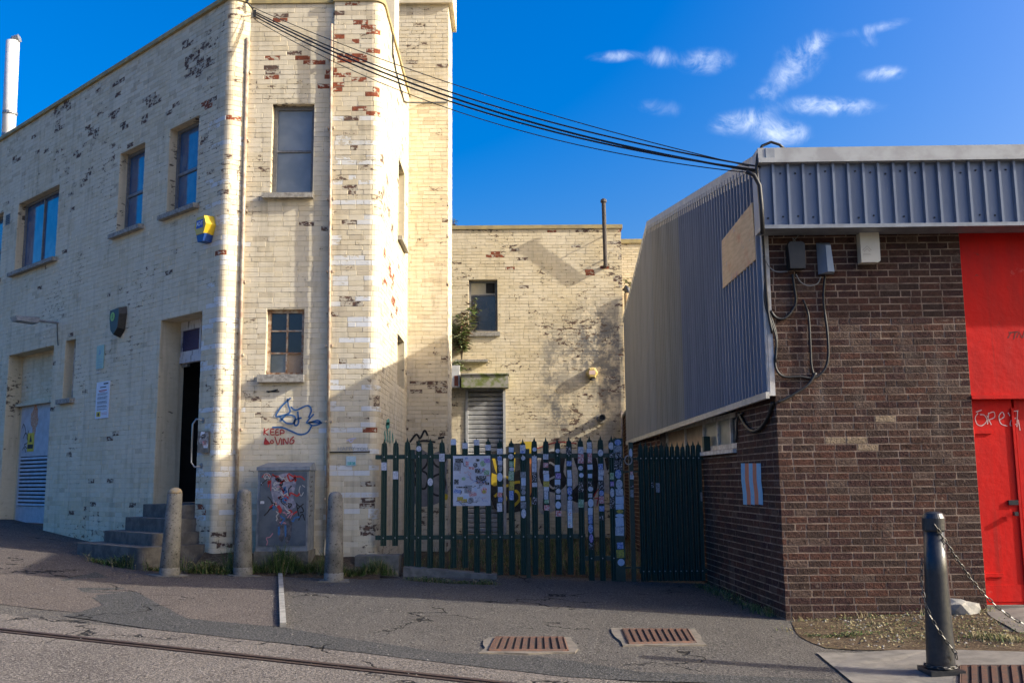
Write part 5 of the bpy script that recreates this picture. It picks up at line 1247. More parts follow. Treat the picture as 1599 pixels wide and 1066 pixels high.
mb = MB(); FC.box(mb, c0_+.035, c1_-.02, zc_b+.12, zc_t-.085, .0, .012); dr = mb.build('cabinet_door', M_CAB, cab)
mb = MB(); FC.box(mb, c0_-.02, c1_+.02, zc_b-.2, zc_b+.05, -.44, .03); mb.build('base', M_PLINTH, cab)
M_GRIME = mat('cabinet_grime', (.05, .05, .055), (.14, .13, .14), 20, .8)
blob(FC, dr, [[(424,745),(450,738),(462,750),(458,775),(462,790),(448,796),(430,788),(424,770)]], .0135, mat('torn_poster_paper', (.28, .27, .33), (.14, .15, .20), 22, .8), 'torn_paper')
blob(FC, dr, [[(432,806),(441,804),(443,840),(436,842)],[(447,808),(456,810),(453,842),(446,846)]], .0135, M_GRIME, 'grime_mark'); blob(FC, dr, [[(444,820),(447,820),(447,836),(445,836)],[(434,822),(437,822),(437,834),(434,834)]], .0145, M_SBLUE, 'blue_mark')
strokes(FC, dr, [(1.6, [(409,745),(414,740),(424,744)]), (2.2, [(425,740),(434,747),(432,751)]), (2.4, [(450,739),(458,744),(463,750)]), (2.2, [(461,744),(470,744),(476,749)]), (1.2, [(419,750),(419,760)]), (1.2, [(423,750),(423,766)]), (2.0, [(426,742),(436,744)]), (2.2, [(460,741),(461,752)])], 2, .0148, M_SRED, 'red_graffiti', n=3)
strokes(FC, dr, [[(434,789),(438,796),(436,800)]], 5, .0148, M_SRED, 'red_graffiti', n=3)
strokes(FC, dr, [[(462,785),(468,790),(474,786)],[(464,795),(470,790),(474,798),(468,800)],[(466,812),(472,802),(476,812)],[(463,788),(467,806)]], 1.8, .0148, M_SBLK, 'black_tag', n=3)
strokes(FC, dr, [[(469,758),(467,766),(470,774),(474,768)],[(472,757),(476,760)]], 1.0, .0148, M_SWHT, 'white_scrawl', n=3)
strokes(FC, dr, [[(417+5*math.cos(a), 743.5+5*math.sin(a)) for a in [i*math.pi/5 for i in range(11)]], [(417,740),(414,746),(420,746),(417,740)]], 1.0, .0150, M_SWHT, 'round_emblem', n=2)
for (x, y, w_, h_) in ((409, 755, .018, .03), (410, 784, .05, .035)): q = FC.uz(x, y); sticker(FC, q[0], q[1], w_, h_, .0145, STK[0], dr)
rs_ = random.Random(8)
for k, mt in enumerate((M_SRED, M_SWHT, M_SBLK, M_SRED, M_SWHT, M_SBLK, mat('pink_paint', (.42, .20, .24), None, rough=.8), M_SBLUE)):
    lns = []
    for q in range(5):
        x_, y_ = rs_.gauss(440, 11), rs_.uniform(740, 800) if k < 6 else rs_.uniform(748, 835); ln_ = [(x_, y_)]
        for _ in range(4): ln_.append((ln_[-1][0]+rs_.uniform(-6, 6), ln_[-1][1]+rs_.uniform(-5, 6)))
        lns.append(ln_)
    strokes(FC, dr, lns, rs_.uniform(1.0, 2.6), .0152+.0003*k, mt, 'scrawl', n=4)
FCS = Frame(FC.p(c1_, 0)[:2], (0, 1)); p = MB()
for k in range(9): FCS.ribbon(p, smooth_line([(.10+.05*math.sin(k*2.1)+.05*j, zc_t-.14-.065*k-.02*(j % 2)) for j in range(4)], 3), .012, .0015)
p.build('side_scrawl', M_SBLK, cab)
# three concrete bollards
t = NT('aged_bollard_concrete'); c = t.mix(t.ramp(t.noise(5, 6, .65), .35, .65), (.235, .225, .20), (.135, .13, .115)); c = t.mix(t.ramp(t.noise(40, 3, .7), .58, .66, 0, .9), c, (.045, .042, .036)); c = t.mix(t.ramp(t.noise(18, 5, .7), .6, .72, 0, .6), c, (.32, .30, .20)); t.bump(t.noise(55, 5, .7), .7, .008); M_BOLL = t.done(c, .92, 0, .2)
def bollard(px, py, ptop, lean, label, ochre=False):
    g_ = unp_g(px, py); h = unp_y(px+lean*0, ptop, g_[1])[2]-g_[2]
    o = thing('concrete_bollard', g_, label, 'bollard', 'concrete bollards along the footway'); mb = MB()
    prof_ = [(.124, -.12), (.124, .10), (.121, .104), (.114, .108), (.121, .113), (.106, h*.5), (.092, h-.09), (.086, h-.05), (.066, h-.02), (.032, h-.004), (.004, h)]
    mb.lathe(prof_, (0, 0, 0), 24); top_x = unp_y(px+lean, ptop, g_[1])[0]-g_[0]
    mb.v = [(v[0]+g_[0]+top_x*v[2]/h, v[1]+g_[1], v[2]+g_[2]) for v in mb.v]
    mb.build('shaft', M_BOLL, o, smooth=True)
    p = MB(); rg_ = random.Random(int(px)); n = 14
    ring = [(g_[0]+(.20+.06*rg_.uniform(-1, 1))*math.cos(i*2*math.pi/n)*1.15, g_[1]+(.18+.05*rg_.uniform(-1, 1))*math.sin(i*2*math.pi/n)) for i in range(n)]
    p.prism([(a, b, gz_at(a, b)+.014) for a, b in ring], (0, 0, -.05)); p.build('concrete_footing', M_PLINTH, o)
    if ochre:
        p = MB(); p.lathe([(.0915, h-.075), (.0875, h-.05), (.0675, h-.0185), (.033, h-.0025), (.004, h+.0015)], (0, 0, 0), 18); p.v = [(v[0]+g_[0]+top_x*v[2]/h, v[1]+g_[1], v[2]+g_[2]) for v in p.v]; p.build('warm_lit_cap', mat('ochre_light', (.34, .25, .13), (.24, .22, .18), 18, .9), o, smooth=True)  # ochre colour paints warm light onto the bollard top
bollard(264, 899, 761, 10, 'leaning concrete bollard before the entrance steps, with warm light painted on its top', True)
bollard(379, 898, 763, 2.5, 'concrete bollard just left of the graffitied utility cabinet')
bollard(521, 907, 767, 3, 'concrete bollard right of the graffitied utility cabinet')
# edging kerb running out from the bay
a, b = unp_g(437.5, 897), unp_g(442, 979)
edg = thing('edging_kerb', (a+b)/2, 'narrow stone edging strip running across the footway', 'kerb'); nseg = 4
for i in range(nseg):
    p0, p1 = a+(b-a)*(i/nseg), a+(b-a)*((i+1)/nseg-.006); mb = MB(); z0 = gz_at(*p0[:2]); z1 = gz_at(*p1[:2])
    vs = [(p0[0]-.03, p0[1], z0-.05), (p0[0]+.03, p0[1], z0-.05), (p1[0]+.03, p1[1], z1-.05), (p1[0]-.03, p1[1], z1-.05), (p0[0]-.028, p0[1], z0+.04+.008*(i % 2)), (p0[0]+.028, p0[1], z0+.04+.008*(i % 2)), (p1[0]+.028, p1[1], z1+.04), (p1[0]-.028, p1[1], z1+.04)]
    mb.add(vs, [(0,1,2,3),(7,6,5,4),(0,4,5,1),(1,5,6,2),(2,6,7,3),(3,7,4,0)]); mb.build('edging_stone', M_CONC, edg)
# sunken steel rail along the road
ra, rb = unp_g(-80, 974), unp_g(900, 1082)
rl = thing('tram_rail', (ra+rb)/2, 'rusty grooved steel rail sunk into the worn road', 'rail'); rv = (rb-ra)[:2]; rv /= np.linalg.norm(rv); rn = np.array([-rv[1], rv[0]])
M_RAIL = mat('rusty_rail', (.070, .042, .030), (.045, .030, .024), 12, .6, .3)
L_ = np.linalg.norm((rb-ra)[:2])
for nm, o0, o1, hh_ in (('rail_head', .015, .065, .016), ('rail_lip', -.055, -.022, .012), ('rail_groove', -.022, .015, .006)):
    mb = MB(); k = 16; ring = []
    for i in range(k+1):
        c_ = ra[:2]+rv*L_*i/k; q, r_ = c_+rn*o0, c_+rn*o1; ring += [(q[0], q[1], gz_at(*q)-.03), (q[0], q[1], gz_at(*q)+hh_), (r_[0], r_[1], gz_at(*r_)+hh_), (r_[0], r_[1], gz_at(*r_)-.03)]
    mb.add(ring, [(4*i+j, 4*i+4+j, 4*i+4+j+1, 4*i+j+1) for i in range(k) for j in range(3)]); mb.build(nm, M_RAIL if nm != 'rail_groove' else M_SOIL, rl)
# drain covers
M_GRATE = mat('rusty_iron_grate', (.12, .055, .032), (.07, .045, .035), 25, .75, .2, bump=.4)
def grate(quad, label, n=10, rim=.085, skew=.0, seed=1):
    c = [unp_g(x, y) for x, y in quad]; o = thing('drain_cover', sum(c)/4, label, 'drain cover', 'iron drain covers in the asphalt')
    A, B, C_, D = c; ce = sum(c)/4; rg_ = random.Random(seed); pts = []
    for P_, Q_ in ((A, B), (B, C_), (C_, D), (D, A)):
        for i in range(4):
            q = P_+(Q_-P_)*i/4; v = (q-ce)[:2]; v /= np.linalg.norm(v); pts.append(q[:2]+v*(rim*(1+.35*rg_.uniform(-1, 1))*(1.25 if i == 0 else 1)))
    mb = MB(); mb.prism([(x, y, gz_at(x, y)+.013) for x, y in pts][::-1], (0, 0, -.04)); mb.build('concrete_surround', mat('grate_concrete'+str(seed), (.155, .132, .105), (.10, .086, .07), 10, .92, bump=.6), o)
    mb = MB(); mb.prism([(q[0], q[1], gz_at(*q[:2])+.0155) for q in (A, B, C_, D)], (0, 0, -.03)); mb.build('grate_pit', mat('grate_pit'+str(seed), (.02, .016, .013), None, rough=.95), o)
    mb = MB()
    for i in range(n):
        f0_, f1_ = (i+.12)/n, (i+.70)/n; q = [A+(B-A)*f0_, A+(B-A)*f1_, D+(C_-D)*f1_, D+(C_-D)*f0_]
        s_ = MB(); s_.prism([(v[0], v[1], gz_at(*v[:2])+.026) for v in q], (0, 0, -.012)); s_.build('grate_bar', M_GRATE, o)
    for P_, Q_ in ((A, B), (B, C_), (C_, D), (D, A)): mb.tube([P_+np.array([0, 0, .012]), Q_+np.array([0, 0, .012])], .016, 4)
    mb.build('grate_frame', M_GRATE, o)
grate([(774, 998), (880, 998), (886, 1018), (764, 1018)], 'square iron drain cover in the asphalt, left of the pair', 10, seed=1)
grate([(972, 985), (1074, 985), (1086, 1005), (982, 1007)], 'square iron drain cover in the asphalt, right of the pair', 10, seed=2)
grate([(1500, 1043), (1640, 1043), (1650, 1085), (1500, 1085)], 'iron drain cover beside the black bollard in the pavement', 9, .05, seed=3)
# black cast iron bollard with chains
bp = unp_g(1470, 1052); bh = unp_y(1458, 798, bp[1])[2]-bp[2]
bl = thing('iron_bollard', bp, 'black cast iron bollard hung with chains beside the red door', 'bollard'); R0 = unp_y(1500, 1050, bp[1])[0]-bp[0]; R0 = .105
lx = unp_y(1457, 800, bp[1])[0]-bp[0]
def shear(mb): mb.v = [(v[0]+bp[0]+lx*v[2]/bh, v[1]+bp[1], v[2]+bp[2]) for v in mb.v]; return mb
mb = MB(); mb.lathe([(R0*1.0, .0), (R0*.97, .10), (R0*.80, bh*.62), (R0*.72, bh-.14)], (0, 0, 0), 28); shear(mb).build('shaft', M_BLACKIRON, bl, smooth=True)
mb = MB(); mb.lathe([(R0*.74, bh-.15), (R0*.80, bh-.14), (R0*.80, bh-.05), (R0*.66, bh-.015), (R0*.40, bh-.002), (.004, bh)], (0, 0, 0), 28); shear(mb).build('cap', M_BLACKIRON, bl, smooth=False)
mb = MB(); mb.box((-R0*1.22, -R0*1.22, -.08), (R0*1.22, R0*1.22, .045)); shear(mb).build('base', M_BLACKIRON, bl)
M_CHAIN = mat('dull_chain_steel', (.10, .095, .09), (.05, .05, .05), 40, .45, .7)
lk = MB(); path_ = []
for i in range(12):
    a = i*2*math.pi/12; path_.append((.010*math.cos(a), 0, .017*math.sin(a)+(.008 if math.sin(a) >= 0 else -.008)))
lk.tube(path_+[path_[0]], .0042, 5, caps=False); me_link = bpy.data.meshes.new('chain_link'); me_link.from_pydata(lk.v, [], lk.f); me_link.materials.append(M_CHAIN); me_link.update()
def chain(label, pts, loc):
    o = thing('chain', loc, label, 'chain'); P = [np.array(p, float) for p in pts]; seg = [np.linalg.norm(b-a) for a, b in zip(P, P[1:])]; tot = sum(seg); n = int(tot/.041); ac = np.cumsum([0]+seg)
    for i in range(n):
        s_ = (i+.5)*tot/n; k = min(np.searchsorted(ac, s_)-1, len(seg)-1); k = max(k, 0); p = P[k]+(P[k+1]-P[k])*((s_-ac[k])/seg[k]); d = Vector(P[k+1]-P[k]).normalized()
        l_ = bpy.data.objects.new('chain_link', me_link); col.objects.link(l_); l_.parent = o
        q = d.to_track_quat('Z', 'Y').to_matrix().to_4x4() @ Matrix.Rotation(math.pi/2*(i % 2)+.4, 4, 'Z'); q.translation = Vector(tuple(float(a-b) for a, b in zip(p, o.location))); l_.matrix_local = q
    return o
YB = bp[1]
def ch_px(pp, dy): return [unp_y(x, y, YB+d) for (x, y), d in zip(pp, dy)]
up = [(1459, 818), (1472, 838), (1490, 866), (1512, 898), (1535, 926), (1556, 946), (1580, 964), (1605, 977), (1660, 992)]
chain('chain running from the black bollard off to the right', ch_px(up, [-.09, -.08, -.05, 0, .02, .03, .03, .03, .03]), unp_y(1459, 818, YB-.1))
lo_ = [(1440, 872), (1439.5, 915), (1444, 940), (1453, 962), (1466, 984), (1480, 1003), (1492, 1018), (1494, 1028)]
chain('slack chain draped down the front of the black bollard', ch_px(lo_, [-.04, -.06, -.10, -.12, -.125, -.125, -.12, -.11]), unp_y(1440, 872, YB-.05))
ring_ = [bp+np.array([R0*1.06*math.cos(a), R0*1.06*math.sin(a), .065]) for a in [i*2*math.pi/20-2.6 for i in range(21)]]
chain('chain wrapped round the foot of the black bollard', ring_, bp)
# lumps of stone by the wall
def rock(px, py, sx, sy, sz_, label, mt, seed):
    import bmesh
    g_ = unp_g(px, py); o = bmesh.new(); bmesh.ops.create_icosphere(o, subdivisions=2, radius=1); rg_ = random.Random(seed)
    for v in o.verts: f = 1+rg_.uniform(-.22, .22); v.co = Vector((v.co.x*sx*f, v.co.y*sy*f, v.co.z*sz_*f+sz_*.5))
    me = bpy.data.meshes.new('rock'); o.to_mesh(me); o.free(); me.materials.append(mt); ob = bpy.data.objects.new('rock', me); ob.location = tuple(map(float, g_)); col.objects.link(ob); tag(ob, label, 'rock')
rock(1502, 958, .17, .12, .10, 'pale lump of broken concrete behind the black bollard', M_CONC, 3)
rock(1412, 957, .09, .07, .06, 'small dark stone against the brick wall foot', mat('dark_stone', (.04, .038, .035), (.07, .065, .06), 14, .9), 4)

# ================================================================ FITTINGS ON THE WAREHOUSE
# diamond-cut plywood board on the cladding
pw = CW+.032
qd = [WSID.uz(x, y, pw) for x, y in ((1129, 376), (1176.5, 316), (1182, 405), (1130.5, 450))]
o = thing('plywood_board', WSID.p(qd[3][0], qd[3][1], pw), 'slanted bare plywood board with faded chalk colours on the blue cladding', 'board')
t = NT('weathered_plywood'); c = t.mix(t.ramp(t.noise(5, 5, .6, stretch=(1, 1, 6)), .35, .65), (.62, .46, .28), (.52, .38, .23)); c = t.mix(t.ramp(t.noise(3.5, 5, .6), .52, .70, 0, .6), c, (.52, .22, .13)); c = t.mix(t.ramp(t.noise(5.5, 3, .6, stretch=(1.3, 1.3, 1)), .60, .72, 0, .7), c, (.27, .25, .36)); t.bump(t.noise(50, 4, .6), .2, .004)
mb = MB(); WSID.plate(mb, qd, pw, pw+.015); mb.build('panel', t.done(c, .85, 0, .2), o)
# wall boxes
o, u, z = fit('cable_box', 'black plastic cable box with loose wires on the warehouse brick', 'box', WFR, 1239, 402)
mb = MB(); mb.prism([WFR.p(u-.075, z-.15, .14), WFR.p(u+.085, z-.15, .14), WFR.p(u+.09, z+.12, .14), WFR.p(u+.06, z+.145, .14), WFR.p(u-.07, z+.145, .14), WFR.p(u-.09, z+.11, .14)], -WFR.n*.12); mb.build('lid', M_BLACKPL, o)
mb = MB(); WFR.box(mb, u-.08, u+.08, z-.14, z+.13, .009, .025); mb.build('back_plate', M_BLACKPL, o); q = [(u-.03, z+.145), (u+.02, z+.20), (u+.06, z+.25)]; mb = MB(); mb.tube([WFR.p(a, b, .1) for a, b in q], .004, 4); mb.tube([WFR.p(u+.01, z+.145, .1), WFR.p(u-.03, z+.2, .1)], .004, 4); mb.build('wire_whisker', M_GREYCABLE, o)
o, u, z = fit('splice_box', 'blue grey wedge shaped splice box beside the black cable box', 'box', WFR, 1286, 405)
mb = MB(); A = [(-.07, -.17), (.095, -.17), (.07, .18), (-.075, .18)]; B = [(-.01, -.17), (.06, -.17), (.035, .12), (-.02, .12)]
vs = [WFR.p(u+a, z+b, .012) for a, b in A]+[WFR.p(u+a, z+b, .16) for a, b in B]; mb.add(vs, [(0,1,5,4),(1,2,6,5),(2,3,7,6),(3,0,4,7),(4,5,6,7),(3,2,1,0)]); mb.build('case', mat('blue_grey_plastic', (.20, .25, .32), (.25, .30, .36), 6, .45), o)
o, u, z = fit('bell_box', 'off white alarm bell box under the ribbed fascia', 'alarm box', WFR, 1352, 389)
mb = MB(); pr = fillet([(-.10, -.175), (.105, -.175), (.105, .18), (-.10, .18), (-.10, -.175)], [0, .03, .03, .03, 0], 3)[:-1]; WFR.plate(mb, [(u+a, z+b) for a, b in pr], .012, .13); bb = mb.build('case', mat('ivory_plastic', (.58, .55, .46), (.52, .49, .41), 5, .4), o)
WFR_l = lambda *pp: [WFR.uz(x, y, .133) for x, y in pp]; p = MB()
for ln in ([(1347,391),(1354,384),(1361,391)],[(1349,393),(1354,388),(1359,393)],[(1348,397),(1360,397)]): WFR.ribbon(p, WFR_l(*ln), .008, .1315)
p.build('emblem', mat('tan_emblem', (.36, .32, .25), None, rough=.6), o)
# cables on the brick face
def cable(label, pts, fr, w, r=.011, mt=None, name='wall_cable'):
    q = [fr.uz(x, y, w) for x, y in pts]; sm = smooth_line(q, 5); o = thing(name, fr.p(q[-1][0], q[-1][1], w), label, 'cable', 'cables on the warehouse wall'); mb = MB(); mb.tube([fr.p(a, b, w) for a, b in sm], r, 6); mb.build('cable_run', mt or M_CABLE, o, smooth=True); return o
cable('black cable looping from the black box down the warehouse wall', [(1238,428),(1240,445),(1243,470),(1237,485),(1225,497),(1212,496),(1203,485)], WFR, .03, .016)
cable('double black cable dropping straight below the black box', [(1254,468),(1262,490),(1265,530),(1267,570),(1272,588)], WFR, .03, .013)
cable('black cable from the splice box looping down to the corner', [(1288,432),(1286,470),(1292,520),(1293,560),(1285,580),(1270,590),(1250,588),(1225,588),(1213,578),(1210,560),(1213,530),(1207,505),(1198,480)], WFR, .03, .014)
cable('loose cable sweeping from the straight drop to the side wall corner', [(1274,582),(1262,600),(1245,612),(1228,622),(1214,628)], WFR, .035, .016)
cable('black cable hugging the corner trim beside the cladding', [(1193,395),(1195,430),(1194,470),(1203,500),(1212,530),(1211,565)], WFR, .04, .012)
cable('second black cable hanging along the corner trim', [(1190,360),(1193,400),(1196,450),(1200,490),(1206,520)], WFR, .045, .014)
cable('thin grey wire looping under the two boxes', [(1243,428),(1250,440),(1262,446),(1276,443),(1282,432)], WFR, .05, .006, M_GREYCABLE)
cable('thin grey wire looping from the corner trim to the black box', [(1192,398),(1200,415),(1212,424),(1230,424)], WFR, .05, .006, M_GREYCABLE)
cable('black cable draped below the cladding on the side wall', [(1206,628),(1200,650),(1188,668),(1175,673),(1163,662),(1154,645)], WSID, .03, .022)
cable('black cable dropping beside the strip window', [(1160,645),(1152,652),(1150,690)], WSID, .03, .014)
# overhead lines: factory corner to warehouse corner
pa_, pb_ = FB.p(*FB.uz(398, 22, .10), .10), WFR.p(*WFR.uz(1184, 268, FO+.02), FO+.02)
def span(label, pA, pB, mids, r):
    o = thing('overhead_cable', pA, label, 'cable', 'overhead cables between the buildings'); n = 28; A, B = np.array(pA, float), np.array(pB, float); pts = []
    for i in range(n+1):
        f = i/n; pts.append(A+(B-A)*f-np.array([0, 0, mids*4*f*(1-f)]))
    mb = MB(); mb.tube(pts, r, 6); mb.build('cable_run', M_CABLE, o, smooth=True)
pA2 = FB.p(*FB.uz(395, 14, .12), .12)
span('thickest overhead cable, middle of the bundle over the yard', pa_, pb_, .30, .013)
span('overhead cable just below the thickest one', pa_+np.array([0, 0, -.04]), pb_+np.array([-.02, 0, .02]), .345, .011)
span('overhead cable second from top of the bundle', pa_+np.array([.02, 0, .02]), pb_+np.array([.03, 0, .05]), .275, .010)
span('lowest thin overhead cable of the bundle', pa_+np.array([0, 0, -.09]), pb_+np.array([-.03, 0, -.02]), .40, .006)
span('topmost thin overhead wire above the bundle', pA2+np.array([.0, 0, .02]), pb_+np.array([-.1, 0, .06]), .17, .006)
# drop at the warehouse corner and loop over the roof
lp = [WFR.p(*WFR.uz(x, y, FO+.03), FO+.03) for x, y in ((1224, 232), (1217, 226), (1204, 222), (1190, 228), (1183, 242), (1181, 262), (1184, 285), (1187, 320), (1190, 360))]
pipe('roof_cable', [np.array(q) for q in lp], .016, M_CABLE, 'black cable looping over the fascia corner and down', lp[-1], 'cable')
lp = [WFR.p(*WFR.uz(x, y, FO+.06), FO+.06) for x, y in ((1165, 268), (1178, 274), (1186, 290), (1189, 320), (1191, 365))]
pipe('roof_cable', [np.array(q) for q in lp], .024, M_CABLE, 'thick black cable turning down the fascia corner', lp[-1], 'cable')
lp = [FB.p(*FB.uz(x, y, .08), .08) for x, y in ((395, 14), (386, 4), (392, -10))]; pipe('roof_cable', lp, .016, M_CABLE, 'black cable anchored at the factory roof corner', lp[0], 'cable')
lp = [FA.p(*FA.uz(x, y, .06), .06) for x, y in ((382, -4), (384, 20))]
o, u, z = fit('wall_hook', 'small iron hook and bracket holding the overhead cables', 'bracket', FB, 398, 22, .0)
mb = MB(); FB.box(mb, u-.02, u+.02, z-.06, z+.06, .004, .012); mb.tube([FB.p(u, z, .01), FB.p(u, z, .12), FB.p(u, z+.03, .13)], .01, 6); mb.build('hook', M_BLACKIRON, o)

# ================================================================ PLANTS
def leafmat(name, c1, c2): t = NT(name); return t.done(t.mix(t.ramp(t.noise(9, 3, .6), .3, .7), c1, c2), .6, 0, .3)
M_LEAF = leafmat('green_leaf', (.07, .13, .028), (.12, .18, .045)); M_LEAF2 = leafmat('dry_leaf', (.20, .165, .075), (.32, .26, .13)); M_LEAFD = leafmat('dark_leaf', (.025, .05, .014), (.05, .075, .02)); M_STEM = mat('brown_stem', (.09, .065, .04), None, rough=.9)
def leaf(mb, p, d, L, wd, droop=.3, mi=0):
    d = np.array(d, float); d /= np.linalg.norm(d)+1e-9; s_ = np.cross(d, [0, 0, 1.0]); s_ = s_/(np.linalg.norm(s_)+1e-9); up_ = np.array([0, 0, 1.0])
    m_ = p+d*L*.5; e = p+d*L-up_*L*droop; mb.add([p, m_+s_*wd-up_*L*droop*.2, e, m_-s_*wd-up_*L*droop*.2], [(0, 1, 2), (0, 2, 3)], mi)
def blade(mb, p, h, lean, rg, mi=0, wd=.006):
    a = rg.uniform(0, 6.28); d = np.array([math.cos(a), math.sin(a), 0]); s_ = np.array([-d[1], d[0], 0])*wd
    q = p+d*lean*.35+np.array([0, 0, h*.6]); e = p+d*lean+np.array([0, 0, h]); mb.add([p-s_, p+s_, q+s_*.7, q-s_*.7, e], [(0, 1, 2, 3), (3, 2, 4)], mi)
def weeds(name, label, poly_line, spread_, n, h, seed, lift=0.0, leafy=.3, dry=False, lf=1.0):
    rg_ = random.Random(seed); mb = MB(); pts = [np.array(p[:2], float) for p in poly_line]
    for i in range(n):
        k = rg_.randrange(len(pts)-1) if len(pts) > 1 else 0; q = pts[k]+(pts[min(k+1, len(pts)-1)]-pts[k])*rg_.random(); q = q+np.array([rg_.gauss(0, spread_), rg_.gauss(0, spread_*.6)])
        p = np.array([q[0], q[1], gz_at(*q)+lift*max(0.0, min(1.0, (q[1]-12.7)/.9))]); clump = .5+.5*math.sin(q[0]*9+q[1]*5+seed)
        if rg_.random() < leafy:
            a = rg_.uniform(0, 6.28); leaf(mb, p+np.array([0, 0, rg_.uniform(.01, h*.6*clump+.02)]), (math.cos(a), math.sin(a), rg_.uniform(.2, 1)), rg_.uniform(.02, .055)*lf, rg_.uniform(.006, .016)*lf, .2, rg_.choice((0, 1, 1, 2) if not dry else (0, 1, 2, 2, 2)))
        else: blade(mb, p, h*rg_.uniform(.35, 1)*(.35+.65*clump), rg_.uniform(.02, h*.7), rg_, rg_.choice((0, 0, 1, 2) if not dry else (0, 2, 2, 2)), rg_.uniform(.002, .0045))
    o = mb.build(name, [M_LEAF, M_LEAFD, M_LEAF2]); tag(o, label, 'weeds', kind='stuff'); return o
weeds('weeds', 'weeds in front of the entrance steps', [unp_g(145, 876), unp_g(190, 886), unp_g(250, 893), unp_g(340, 890)], .07, 1700, .27, 1, leafy=.6)
weeds('weeds', 'tall grass at the foot of the utility cabinet', [(-3.75, 12.9), (-3.2, 12.92), (-2.9, 12.95), (-2.55, 13.0)], .07, 1700, .42, 2, lift=.2, leafy=.25)
weeds('weeds', 'grass by the concrete block at the tower corner', [(-2.45, 12.9), (-2.1, 12.98), (-1.65, 13.05)], .07, 1500, .27, 3, lift=.1, leafy=.15)
weeds('weeds', 'grass strip before the fence plinth', [unp_g(640, 905), unp_g(700, 910), unp_g(770, 912)], .06, 900, .07, 4, leafy=.3)
weeds('weeds', 'weeds along the street wall foot', [unp_g(85, 826), unp_g(130, 832), unp_g(175, 838)], .12, 700, .16, 5, leafy=.4)
weeds('weeds', 'weeds along the warehouse side wall foot', [(WCX-.1, WCY+.2), (WCX-.35, WCY+2.9)], .07, 700, .13, 6, leafy=.4)
weeds('weeds', 'weeds along the warehouse front wall foot', [(WCX+.05, WCY-.12), (WCX+2.1, WCY-.14)], .06, 420, .09, 7, leafy=.3, dry=True, lf=.7)
weeds('weeds', 'green weed patch on the dirt verge', [unp_g(1265, 995), unp_g(1355, 992)], .07, 500, .04, 8, leafy=.75, lf=.65)
weeds('weeds', 'grass patch on the verge right of the black bollard', [unp_g(1530, 995), unp_g(1600, 1002)], .10, 800, .08, 9, leafy=.2, dry=True, lf=.7)
weeds('weeds', 'rough grass and weeds inside the fenced yard', [(-1.4, 14.2), (1.8, 14.6), (-.5, 15.6), (1.5, 17.5), (-.8, 18.5), (1.6, 20.5)], .55, 5200, .42, 10, leafy=.25)
weeds('weeds', 'dry straw and dead grass scattered over the dirt verge', [unp_g(1260, 985), unp_g(1400, 975), unp_g(1420, 1000), unp_g(1540, 970), unp_g(1600, 1008)], .16, 2600, .03, 12, leafy=.35, dry=True, lf=.6)
weeds('weeds', 'tufts between bollards and steps', [(-4.25, 12.85), (-3.75, 12.85)], .06, 900, .20, 11, lift=.1, leafy=.5)
def shrub(name, label, base, h, n_st, seed, leafL, mats, droop=.35, spread_=.35, cat='plant'):
    rg_ = random.Random(seed); base = np.array(base, float); o = thing(name, base, label, cat); st = MB(); lf = MB()
    for i in range(n_st):
        a = rg_.uniform(0, 6.28); hh_ = h*rg_.uniform(.5, 1); ds = np.array([math.cos(a), math.sin(a)*.6, 0])*spread_*rg_.uniform(.3, 1); p = [base+ds*f*f+np.array([0, 0, hh_*f-.15*hh_*f*f]) for f in (0, .25, .5, .75, 1)]
        st.tube(p, [.012, .010, .008, .006, .003], 5)
        for k in range(int(16*hh_/.6)):
            f = rg_.uniform(.2, 1); j = min(int(f*4), 3); q = p[j]+(p[j+1]-p[j])*(f*4-j); b = rg_.uniform(0, 6.28); leaf(lf, q, (math.cos(b), math.sin(b), rg_.uniform(-.2, .7)), leafL*rg_.uniform(.6, 1.2), leafL*.17, droop, rg_.randrange(len(mats)))
    st.build('stem', M_STEM, o); lf.build('foliage', mats, o); return o
M_BUD = leafmat('buddleia_leaf', (.24, .29, .13), (.36, .39, .21)); M_BUD2 = leafmat('buddleia_flower', (.12, .05, .03), (.16, .10, .05))
bb0 = FR.p(*FR.uz(721, 562, .15), .15)
shrub('buddleia', 'buddleia growing out of the rear wall by the window', bb0, 1.75, 17, 5, .19, [M_BUD, M_LEAF, M_BUD, M_BUD2], .4, .95)
shrub('buddleia', 'small tuft of buddleia below the rear window ledge', FR.p(*FR.uz(716, 585, .2), .2), .45, 7, 6, .15, [M_BUD, M_LEAF], .4, .3)
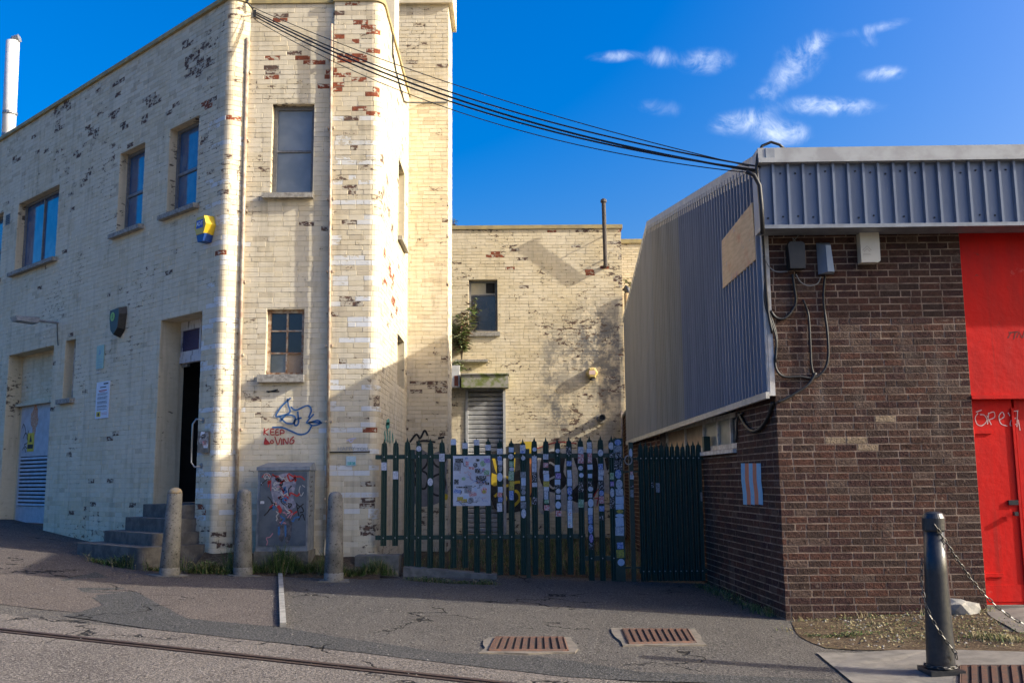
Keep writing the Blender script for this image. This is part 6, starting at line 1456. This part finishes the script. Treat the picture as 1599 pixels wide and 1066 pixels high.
shrub('shrub', 'dark scrubby plant at the street wall beside the steps', unp_g(160, 838), .62, 14, 7, .07, [M_LEAFD, M_LEAF], .2, .28)
shrub('roof_weed', 'tiny weed on the rear block coping by the tower', FR.p(*FR.uz(709, 356, 0), -.05), .32, 5, 8, .10, [M_LEAFD, M_BUD], .2, .2)
shrub('wall_fern', 'green sprig behind the rear block corner pipe', unp_y(986, 452, RY+.9), .35, 8, 9, .12, [M_BUD, M_LEAF], .3, .3)

# grit, dead leaves and scraps lying about
def litter(name, label, quad, n, seed, mats, smin, smax):
    rg_ = random.Random(seed); mb = MB(); A, B, C_, D = [unp_g(*q) for q in quad]
    for i in range(n):
        f, g_ = rg_.random(), rg_.random()**1.3; q = (A*(1-f)+B*f)*(1-g_)+(D*(1-f)+C_*f)*g_; s_ = rg_.uniform(smin, smax); a = rg_.uniform(0, 6.28); z = gz_at(q[0], q[1])+.009
        pts = [(q[0]+s_*rg_.uniform(.6, 1.2)*math.cos(a+k*1.57), q[1]+s_*rg_.uniform(.6, 1.2)*math.sin(a+k*1.57)) for k in range(4)]
        mb.add([(x, y, z) for x, y in pts]+[(q[0], q[1], z+s_*rg_.uniform(.4, .9))], [(0, 1, 4), (1, 2, 4), (2, 3, 4), (3, 0, 4)], rg_.randrange(len(mats)))
    tag(mb.build(name, mats), label, 'litter', kind='stuff')
M_GRIT = mat('pale_grit', (.26, .24, .21), None, rough=.9); M_GRITD = mat('dark_grit', (.035, .032, .03), None, rough=.9)
litter('grit', 'loose grit scattered over the asphalt before the fence', [(450, 905), (1215, 930), (1270, 1060), (300, 1000)], 600, 1, [M_GRIT, M_GRITD, M_GRITD, M_GRITD], .003, .010)
litter('grit', 'loose grit and dead leaves over the footway and road', [(20, 880), (430, 905), (800, 1064), (0, 1064)], 600, 2, [M_GRIT, M_GRITD, M_GRITD, M_GRITD], .003, .010)
litter('grit', 'stones and dead leaves on the dirt verge', [(1250, 965), (1540, 955), (1590, 1010), (1280, 1012)], 700, 3, [M_GRIT, M_GRITD, M_LEAF2, M_LEAF2], .006, .02)
